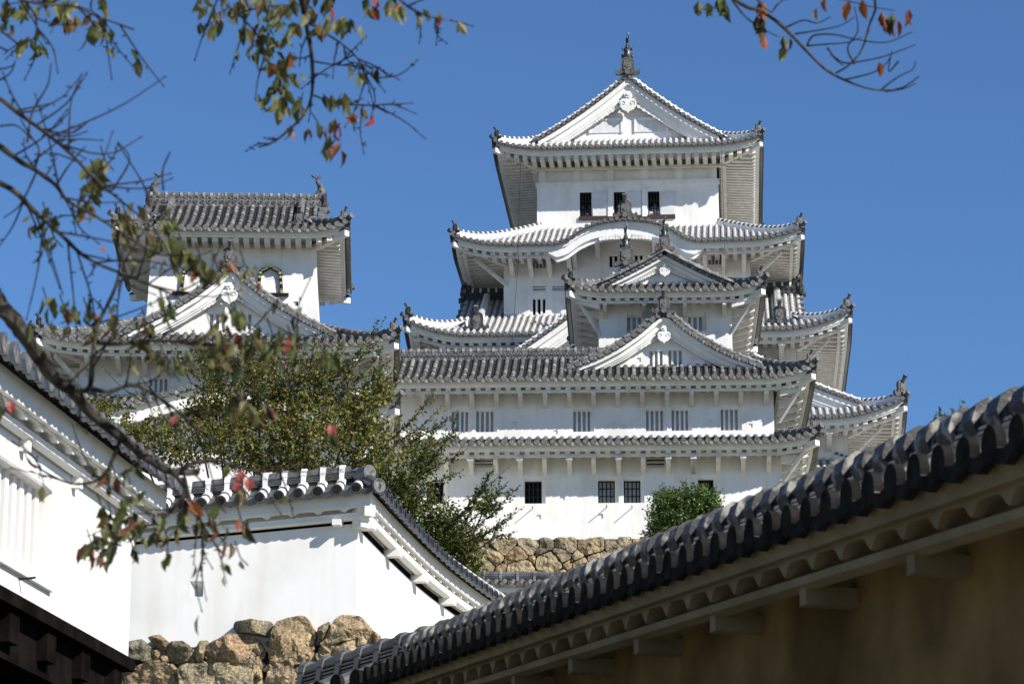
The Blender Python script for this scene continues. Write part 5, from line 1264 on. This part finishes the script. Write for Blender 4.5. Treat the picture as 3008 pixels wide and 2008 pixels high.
bush("garden_tree", "green leafy tip showing just above the mud wall's tiles at right", V3((PT(2810, 1230, 34).x, 33, terr(5, 33))), [(2806, 1232, 20, 16, 0, .3), (2812, 1275, 45, 40, 0, 1.2), (2830, 1330, 60, 50, 0, 1.2)], 34, 900, .07, [(.07, .12, .03), (.05, .09, .02), (.10, .14, .04)], rn)
# ------------------------------------------------------------------ cherry trees overhead
CH = [(.045, .06, .012), (.07, .085, .02), (.11, .12, .035), (.04, .045, .012), (.16, .15, .05), (.09, .065, .02)]
RED = [(.24, .045, .028), (.26, .09, .03), (.15, .045, .02), (.30, .09, .06)]
def limb(T, O, pts, r0, r1, m='bark', n=None):
    P = [PT(*p) - O for p in pts]; n = n or max(8, len(P) * 5); q = catmull([tuple(p) for p in P], n)
    rr = random.Random(int(pts[0][0] * 7 + pts[-1][1])); 
    T.tube(q, [lerp(r0, r1, (i / n) ** .8) * rr.uniform(.9, 1.15) for i in range(n + 1)], m, 8); return q
def cherry_leaf(F, p, rn, L=None, red=None, down=.9):
    L = L or rn.uniform(.045, .08); c = rn.choice(RED) if (red if red is not None else rn.random() < .08) else rn.choice(CH)
    k = rn.uniform(.8, 1.25); d = (V3((0, 0, -down)) + rvec(rn) * .6).normalized()
    leaf(F, p, d, rvec(rn), L, L * .25, tuple(x * k for x in c), curl=rn.uniform(.05, .35))
def twigs(T, F, q, rn, count, ln, dens, up=0, t0=.15, r=.004, red=None, tend=1.0, drop=True):
    n = len(q) - 1
    for i in range(count):
        t = lerp(t0, tend, (i + rn.random()) / count) * n; a = q[min(n - 1, int(t))].lerp(q[min(n, int(t) + 1)], t % 1); d = (q[min(n, int(t) + 1)] - q[max(0, int(t) - 1)]).normalized()
        s = (d * .7 + rvec(rn) * .8 + V3((0, 0, up))).normalized(); l = ln * rn.uniform(.4, 1.2); b = a + s * l * .55 + rvec(rn) * l * .1; c = b + (s + V3((0, 0, up * .5)) + rvec(rn) * .4).normalized() * l * .5
        tw = catmull([tuple(a), tuple(b), tuple(c)], 6); T.tube(tw, [lerp(r, r * .45, k / 6) for k in range(7)], 'twig', 5)
        if d.dot(V3((0, 0, -1))) > 99: continue
        T.tube([c, c + (c - b).normalized() * .012], [r * .9, r * .3], 'twig', 5)
        for k in range(int(dens * rn.uniform(.5, 1.5))): 
            p = tw[rn.randint(2, 6)]; e = p + rvec(rn) * .012 - V3((0, 0, .012)); cherry_leaf(F, e, rn, red=red)
        for k in range(3): 
            p = tw[rn.randint(1, 5)]; T.tube([p, p + rvec(rn) * .018], [r * .7, r * .6], 'twig', 4)
rn = random.Random(3)
TR = V3((-4.6, 9.5, .25)); cherry = thing("cherry_tree", "cherry tree with dark limbs and sparse green and red leaves, nearest the camera", "tree", TR)
T = MB(); F = MB(); F.lm = 'leaf'
T.tube([V3(p) for p in ((0, 0, -.4), (.05, .05, 1.0), (.0, .15, 2.2), (.25, .3, 3.2))], [.26, .2, .17, .14], 'bark', 12); T.build('trunk', cherry)
T = MB()
fork = CAM * 0 + V3((.25, .3, 3.2))
def from_fork(px, py, Z, r0, r1, via=None):
    e = PT(px, py, Z) - TR; m = via or (fork.lerp(e, .5) + V3((0, 0, .25))); q = catmull([tuple(fork), tuple(m), tuple(e)], 10); T.tube(q, [lerp(r0, r1, i / 10) for i in range(11)], 'bark', 9)
# the thick lower limb
from_fork(-60, 800, 10.6, .10, .034)
q1 = limb(T, TR, [(-60, 800, 10.6), (0, 895, 10.6), (40, 940, 10.6), (105, 1035, 10.7), (165, 1115, 10.8), (215, 1150, 10.8), (270, 1215, 10.9), (370, 1295, 11), (440, 1350, 11), (505, 1385, 11.1), (580, 1385, 11.2)], .034, .012)
q2 = limb(T, TR, [(215, 1148, 10.8), (262, 1140, 10.8), (272, 1050, 10.8), (290, 950, 10.9), (340, 840, 10.9), (372, 690, 11)], .011, .004)
q3 = limb(T, TR, [(262, 1140, 10.8), (320, 1150, 10.8), (385, 1130, 10.8), (440, 1150, 10.9), (500, 1190, 11), (560, 1240, 11), (620, 1290, 11)], .009, .004)
q4 = limb(T, TR, [(355, 1285, 11), (330, 1350, 11), (300, 1400, 11), (245, 1420, 11), (180, 1410, 11), (90, 1360, 11)], .008, .0035)
q5 = limb(T, TR, [(505, 1385, 11.1), (545, 1440, 11.1), (510, 1490, 11.1), (470, 1530, 11.1), (400, 1550, 11.1), (330, 1575, 11.1)], .009, .003)
q6 = limb(T, TR, [(540, 1400, 11.1), (560, 1470, 11.1), (590, 1530, 11.1), (595, 1600, 11.1), (600, 1625, 11.1)], .008, .0035)
q7 = limb(T, TR, [(505, 1385, 11.1), (620, 1350, 11.2), (740, 1380, 11.2), (900, 1385, 11.3)], .009, .003)
q8 = limb(T, TR, [(270, 1000, 10.9), (330, 1010, 10.9), (460, 1000, 11), (600, 1010, 11), (740, 1015, 11), (900, 1010, 11.1)], .009, .004)
# bare upper limbs at the left edge
from_fork(-50, 400, 10.3, .06, .014)
q9 = limb(T, TR, [(-50, 400, 10.3), (0, 430, 10.3), (60, 475, 10.3), (105, 500, 10.4), (165, 545, 10.4), (200, 590, 10.5), (290, 640, 10.5), (380, 700, 10.6)], .011, .004)
q10 = limb(T, TR, [(-50, 270, 10.2), (0, 290, 10.2), (50, 330, 10.2), (120, 380, 10.2), (200, 445, 10.3), (270, 515, 10.3), (330, 570, 10.4)], .009, .0035)
q11 = limb(T, TR, [(-40, 520, 10.4), (40, 560, 10.4), (100, 620, 10.5), (180, 690, 10.5), (260, 760, 10.6), (400, 820, 10.6), (520, 870, 10.7)], .011, .004)
limb(T, TR, [(80, 420, 10.3), (95, 330, 10.3), (140, 250, 10.3), (150, 185, 10.3)], .005, .002)
limb(T, TR, [(100, 500, 10.4), (115, 440, 10.4), (90, 400, 10.4), (60, 350, 10.3)], .005, .002)
for (a, b, c, d, e, f_) in [(330, 560, 380, 470, 345, 415), (440, 610, 420, 540, 345, 420), (480, 560, 478, 500, 500, 445), (120, 380, 160, 375, 198, 335), (130, 385, 210, 390, 255, 362), (150, 395, 210, 400, 258, 385), (60, 330, 110, 325, 145, 308), (110, 500, 60, 600, 10, 640), (165, 545, 200, 490, 250, 430), (0, 370, 50, 370, 95, 410), (-10, 240, 30, 215, 45, 178), (-10, 205, 20, 200, 45, 190)]:
    limb(T, TR, [(a, b, 10.5), (c, d, 10.5), (e, f_, 10.5)], .004, .0022, 'twig')
twigs(T, F, q9, rn, 12, .30, .5, .3); twigs(T, F, q10, rn, 18, .32, .2, .4); twigs(T, F, q11, rn, 18, .32, 1.2, .1); 
twigs(T, F, q2, rn, 9, .25, 1.5, .1); twigs(T, F, q3, rn, 9, .25, 1.3, 0); twigs(T, F, q4, rn, 5, .2, .6, 0); twigs(T, F, q5, rn, 9, .16, 3.5, -.2); twigs(T, F, q6, rn, 8, .22, 1.2, -.1, red=None); twigs(T, F, q7, rn, 8, .3, 1.4, .0); twigs(T, F, q8, rn, 14, .22, 2.6, -.1); twigs(T, F, q1, rn, 8, .2, .6, .2, t0=.4)
# leaf clusters where the photo has them
CL = [(280, 515, 35, 9), (310, 475, 25, 5), (265, 560, 20, 5), (140, 640, 40, 8), (160, 700, 25, 3), (250, 600, 30, 7), (370, 630, 35, 8), (480, 640, 40, 9), (360, 700, 25, 4), (500, 720, 45, 9), (540, 730, 25, 6), (590, 760, 40, 10), (640, 790, 40, 7), (720, 780, 40, 5), (140, 890, 35, 6), (190, 910, 40, 9), (260, 920, 40, 9), (330, 930, 25, 5), (430, 950, 25, 7), (500, 900, 25, 4), (620, 960, 45, 8), (680, 900, 30, 6), (660, 1020, 40, 10), (700, 930, 40, 6), (740, 990, 45, 8), (800, 980, 45, 5), (860, 1000, 30, 4), (480, 1040, 30, 6), (700, 1170, 35, 7), (730, 1200, 40, 7), (780, 1190, 25, 4), (950, 1040, 20, 3), (15, 1200, 20, 3), (340, 1400, 60, 9), (390, 1440, 40, 6), (330, 1520, 35, 9), (380, 1530, 45, 9), (270, 1600, 30, 8), (320, 1600, 28, 7), (460, 1570, 25, 3), (560, 1500, 50, 4), (620, 1540, 45, 5), (640, 1570, 40, 4), (710, 1530, 20, 3), (655, 1660, 12, 2), (705, 1635, 15, 1), (300, 1495, 15, 2), (80, 1350, 12, 1), (130, 1425, 10, 1), (700, 1425, 20, 2), (640, 1480, 15, 2), (970, 1270, 8, 1)]
for (x, y, s, n) in CL:
    for i in range(int(n * 1.4)):
        a = PT(x + rn.gauss(0, s * .55), y + rn.gauss(0, s * .55), rn.uniform(10.5, 11.3)) - TR; cherry_leaf(F, a, rn, red=(rn.random() < (.16 if y > 1350 else .10)))
    c = PT(x, y, 10.9) - TR; T.tube([c + V3((-.02, 0, .06)), c, c + V3((.03, .01, -.03))], .0025, 'twig', 4)
for (x, y, L) in [(728, 1425, .055), (712, 1405, .05), (700, 1435, .045), (970, 1270, .05), (985, 1300, .035), (30, 1200, .05), (515, 1245, .035)]:
    leaf(F, PT(x, y - 25, 10.6) - TR, V3((rn.uniform(-.3, .4), 0, -1)), V3((.2, -1, .1)), L, L * .36, (.38, .09, .075), .3)
T.build('branch', cherry); F.build('foliage', cherry)
# hanging boughs from above: the same tree's crown crosses over the frame
T = MB(); F = MB(); F.lm = 'leaf'
from_fork(500, -420, 11.2, .11, .03, V3((.5, .9, 5.2)))
qa = limb(T, TR, [(500, -420, 11.2), (860, -200, 11.6), (885, 0, 11.8), (900, 75, 11.9), (915, 160, 11.9), (917, 270, 12), (895, 335, 12), (850, 380, 12), (800, 420, 12), (758, 432, 12)], .022, .0035)
qb = limb(T, TR, [(500, -420, 11.2), (200, -150, 11), (30, -40, 10.8), (100, 10, 10.8), (200, 15, 10.9), (290, 50, 11), (395, 88, 11)], .012, .003)
qc = limb(T, TR, [(500, -420, 11.2), (700, -150, 11.6), (640, -20, 11.8), (700, 40, 11.8), (760, 110, 11.9), (790, 190, 11.9)], .010, .003)
qd = limb(T, TR, [(860, -200, 11.6), (1100, -100, 11.8), (1180, 5, 11.8), (1250, 45, 11.9), (1320, 60, 12), (1360, 70, 12)], .010, .002)
qe = limb(T, TR, [(917, 180, 12), (980, 190, 12), (1060, 195, 12), (1115, 200, 12)], .004, .002, 'twig'); qf = limb(T, TR, [(920, 280, 12), (980, 300, 12), (1060, 310, 12), (1155, 305, 12)], .0045, .002, 'twig')
qg = limb(T, TR, [(885, 55, 11.9), (960, 100, 11.9), (1030, 150, 11.9), (1075, 205, 12), (1120, 243, 12)], .005, .002, 'twig'); qh = limb(T, TR, [(915, 330, 12), (945, 380, 12), (960, 410, 12)], .003, .002, 'twig')
qi = limb(T, TR, [(30, -40, 10.8), (100, 40, 10.8), (102, 110, 10.8), (60, 125, 10.8), (10, 160, 10.8)], .005, .002, 'twig')
for q, n, d in ((qb, 14, 1.6), (qc, 10, 1.5), (qe, 6, .4), (qf, 6, .6), (qg, 8, 1.0), (qi, 6, 1.0)): twigs(T, F, q, rn, n, .2, d, -.1, t0=.35)
twigs(T, F, qd, rn, 7, .16, .7, -.1, t0=.5)
twigs(T, F, qa, rn, 14, .11, .5, 0, t0=.35)
CL = [(20, 40, 25, 7), (70, 40, 25, 6), (150, 20, 40, 8), (215, 30, 40, 9), (200, 65, 25, 5), (290, 30, 40, 6), (270, 90, 25, 6), (300, 95, 25, 5), (40, 90, 20, 3), (85, 130, 25, 7), (115, 150, 15, 3), (620, 20, 35, 9), (680, 20, 40, 11), (740, 20, 40, 10), (800, 25, 40, 11), (850, 20, 30, 8), (720, 90, 20, 5), (640, 75, 25, 6), (580, 85, 12, 2), (790, 85, 25, 7), (830, 85, 25, 7), (870, 90, 20, 4), (760, 135, 30, 6), (810, 130, 30, 7), (905, 20, 40, 8), (960, 20, 35, 8), (1000, 60, 30, 7), (940, 80, 20, 4), (980, 75, 20, 4), (1050, 90, 15, 2), (1090, 15, 30, 6), (1150, 15, 30, 7), (1165, 40, 15, 3), (1240, 45, 15, 3), (1290, 45, 12, 2), (1340, 75, 12, 2), (800, 190, 30, 9), (845, 185, 30, 8), (820, 230, 35, 11), (855, 240, 18, 4), (830, 275, 32, 10), (830, 300, 25, 7), (880, 320, 18, 5), (875, 230, 12, 2), (1050, 200, 25, 4), (1060, 235, 12, 2), (970, 285, 20, 3), (1015, 290, 25, 4), (1030, 345, 15, 3), (1060, 335, 15, 3), (1090, 345, 8, 1), (985, 370, 22, 4), (985, 415, 20, 4), (940, 380, 22, 4), (905, 395, 12, 2), (950, 450, 12, 2), (998, 445, 12, 2), (840, 370, 18, 2)]
for (x, y, s, n) in CL:
    for i in range(n):
        a = PT(x + rn.gauss(0, s * .5), y - 14 + rn.gauss(0, s * .5), rn.uniform(11.6, 12.2)) - TR; cherry_leaf(F, a, rn, red=(rn.random() < (.45 if (y > 340) else .09)), L=rn.uniform(.05, .085))
# right-hand bough
from_fork(1500, -520, 12.3, .09, .03, V3((1.5, 1.2, 5.9)))
qj = limb(T, TR, [(1500, -520, 12.3), (1900, -280, 12.6), (2150, -10, 12.7), (2230, 30, 12.7), (2290, 70, 12.8), (2360, 140, 12.8), (2420, 200, 12.8), (2480, 235, 12.9), (2560, 262, 12.9), (2640, 262, 12.9), (2700, 225, 12.9)], .020, .003)
qk = limb(T, TR, [(1900, -280, 12.6), (2500, -150, 12.8), (2570, 0, 12.8), (2555, 70, 12.9), (2530, 150, 12.9), (2490, 195, 12.9), (2455, 215, 12.9)], .012, .004)
ql = limb(T, TR, [(1900, -280, 12.6), (2150, -80, 12.7), (2260, 35, 12.7), (2300, 0, 12.7), (2440, -5, 12.8), (2560, 20, 12.8), (2630, 32, 12.8)], .006, .002)
for pts in ([(2310, 80), (2360, 60), (2400, 68), (2440, 50)], [(2335, 100), (2400, 90), (2470, 75), (2510, 50)], [(2370, 135), (2390, 105), (2450, 102), (2510, 115), (2600, 125), (2680, 95)], [(2370, 135), (2430, 130), (2490, 125), (2530, 110)], [(2440, 160), (2480, 185), (2530, 180), (2600, 165), (2690, 132)], [(2430, 140), (2455, 175), (2480, 195)], [(2510, 190), (2490, 140), (2520, 90), (2510, 20)], [(2590, 262), (2640, 225), (2680, 205), (2690, 180)], [(2480, 235), (2560, 215), (2600, 190), (2620, 160)], [(2150, 0), (2190, 50), (2240, 85), (2290, 110)], [(2600, 268), (2650, 262), (2690, 245)], [(2640, 180), (2610, 210), (2620, 150)]):
    limb(T, TR, [(x, y, 12.8) for x, y in pts], .0045, .002, 'twig')
for (x, y, s, n, rd) in [(2070, 25, 14, 3, 0), (2110, 15, 18, 4, 0), (2130, 18, 14, 3, 0), (2240, 25, 14, 3, .7), (2235, 80, 16, 3, 0), (2250, 125, 8, 1, 1), (2300, 145, 14, 2, 0), (2400, 45, 8, 1, .2), (2490, 25, 10, 1, 1), (2525, 30, 8, 1, .8), (2590, 65, 14, 3, .6), (2625, 70, 12, 3, 0), (2640, 85, 10, 2, .3), (2660, 55, 10, 2, 1), (2585, 205, 8, 1, .2), (2420, 5, 20, 2, .5), (2330, 145, 10, 1, 0)]:
    for i in range(n):
        a = PT(x + rn.gauss(0, s * .6), y - 25 + rn.gauss(0, s * .6), 12.8) - TR; cherry_leaf(F, a, rn, red=(rn.random() < rd), L=rn.uniform(.07, .095), down=2)
T.build('branch', cherry); F.build('foliage', cherry)
# ------------------------------------------------------------------ visitors at the top windows
def person(fr, px, d, zfloor, label, top, lean=0, hair='hair', turn=0.):
    x, _ = fr.at(px, 620, d); O = fr.O + fr.X * x + fr.Y * d + V3((0, 0, zfloor)); root = thing('person', label, 'person', O, -fr.a + turn)
    vs = [(0, 0, .92), (0, 0, 1.12), (0, -.02 * lean, 1.38), (0, -.03 * lean, 1.48), (0, -.05 * lean, 1.56), (.19, 0, 1.40), (.25, -.12, 1.14), (.16, -.30, 1.02), (-.19, 0, 1.40), (-.25, -.12, 1.14), (-.16, -.30, 1.02), (.10, 0, .88), (.11, -.01, .48), (.11, .02, .06), (-.10, 0, .88), (-.11, -.01, .48), (-.11, .02, .06)]
    es = [(0, 1), (1, 2), (2, 3), (3, 4), (2, 5), (5, 6), (6, 7), (2, 8), (8, 9), (9, 10), (0, 11), (11, 12), (12, 13), (0, 14), (14, 15), (15, 16)]
    rs = [.15, .15, .16, .06, .055, .06, .045, .035, .06, .045, .035, .09, .06, .04, .09, .06, .04]
    me = bpy.data.meshes.new('body'); me.from_pydata(vs, es, []); o = bpy.data.objects.new('clothing', me); COL.objects.link(o); o.parent = root
    m = o.modifiers.new('skin', 'SKIN'); sv = me.skin_vertices[0].data if me.skin_vertices else None
    if sv is None:
        me.attributes  # layer is created by the modifier on evaluation; add through bmesh
        import bmesh
        bm = bmesh.new(); bm.from_mesh(me); lay = bm.verts.layers.skin.verify()
        for v, r_ in zip(bm.verts, rs): v[lay].radius = (r_, r_ * .8)
        bm.verts.ensure_lookup_table(); bm.verts[0][lay].use_root = True; bm.to_mesh(me); bm.free()
    s = o.modifiers.new('sub', 'SUBSURF'); s.levels = 1; s.render_levels = 1; me.materials.append(MATS[top])
    H = MB()
    def ball(c, rx, ry, rz, mt, cut=-9):
        H.sweep([[V3((c[0] + rx * math.cos(t) * math.cos(p), c[1] + ry * math.sin(t) * math.cos(p), c[2] + rz * math.sin(p))) for t in [2 * math.pi * k / 12 for k in range(12)]] for p in [lerp(-1.55, 1.55, i / 8) for i in range(9)] if math.sin(p) > cut], mt)
    ball((0, -.05 * lean, 1.66), .078, .095, .115, 'skin'); H.prism([(-.015, -.02), (.015, -.02), (0, .03)], -.03, 'skin', V3((0, -.05 * lean - .085, 1.655)))
    for sg in (-1, 1): ball((sg * .03, -.05 * lean - .088, 1.675), .011, .006, .007, 'black'); ball((sg * .08, -.05 * lean, 1.65), .012, .02, .03, 'skin')
    H.build('head', root, True)
    for sg in (-1, 1): H = MB(); ball((sg * .16, -.32, 1.0), .035, .05, .025, 'skin'); H.build('hand', root, True)
    H = MB(); ball((0, -.03 * lean + .01, 1.69), .09, .10, .105, hair, -.05); H.build('hair', root, True)
    return root
zf = MK.at(1838, 645, 2.2)[1] - .80
person(MK, 1712, 2.62, zf, "visitor in blue behind the bars of the left top window", 'cloth_blue', 1)
person(MK, 1732, 2.72, zf, "visitor in grey behind the left top window, next to its right edge", 'cloth_grey', 1)
person(MK, 1815, 2.68, zf, "visitor in dark grey behind the bars of the middle top window", 'cloth_grey', 1)
person(MK, 1924, 2.60, zf, "visitor in a pale shirt behind the bars of the right top window", 'cloth_white', 1)
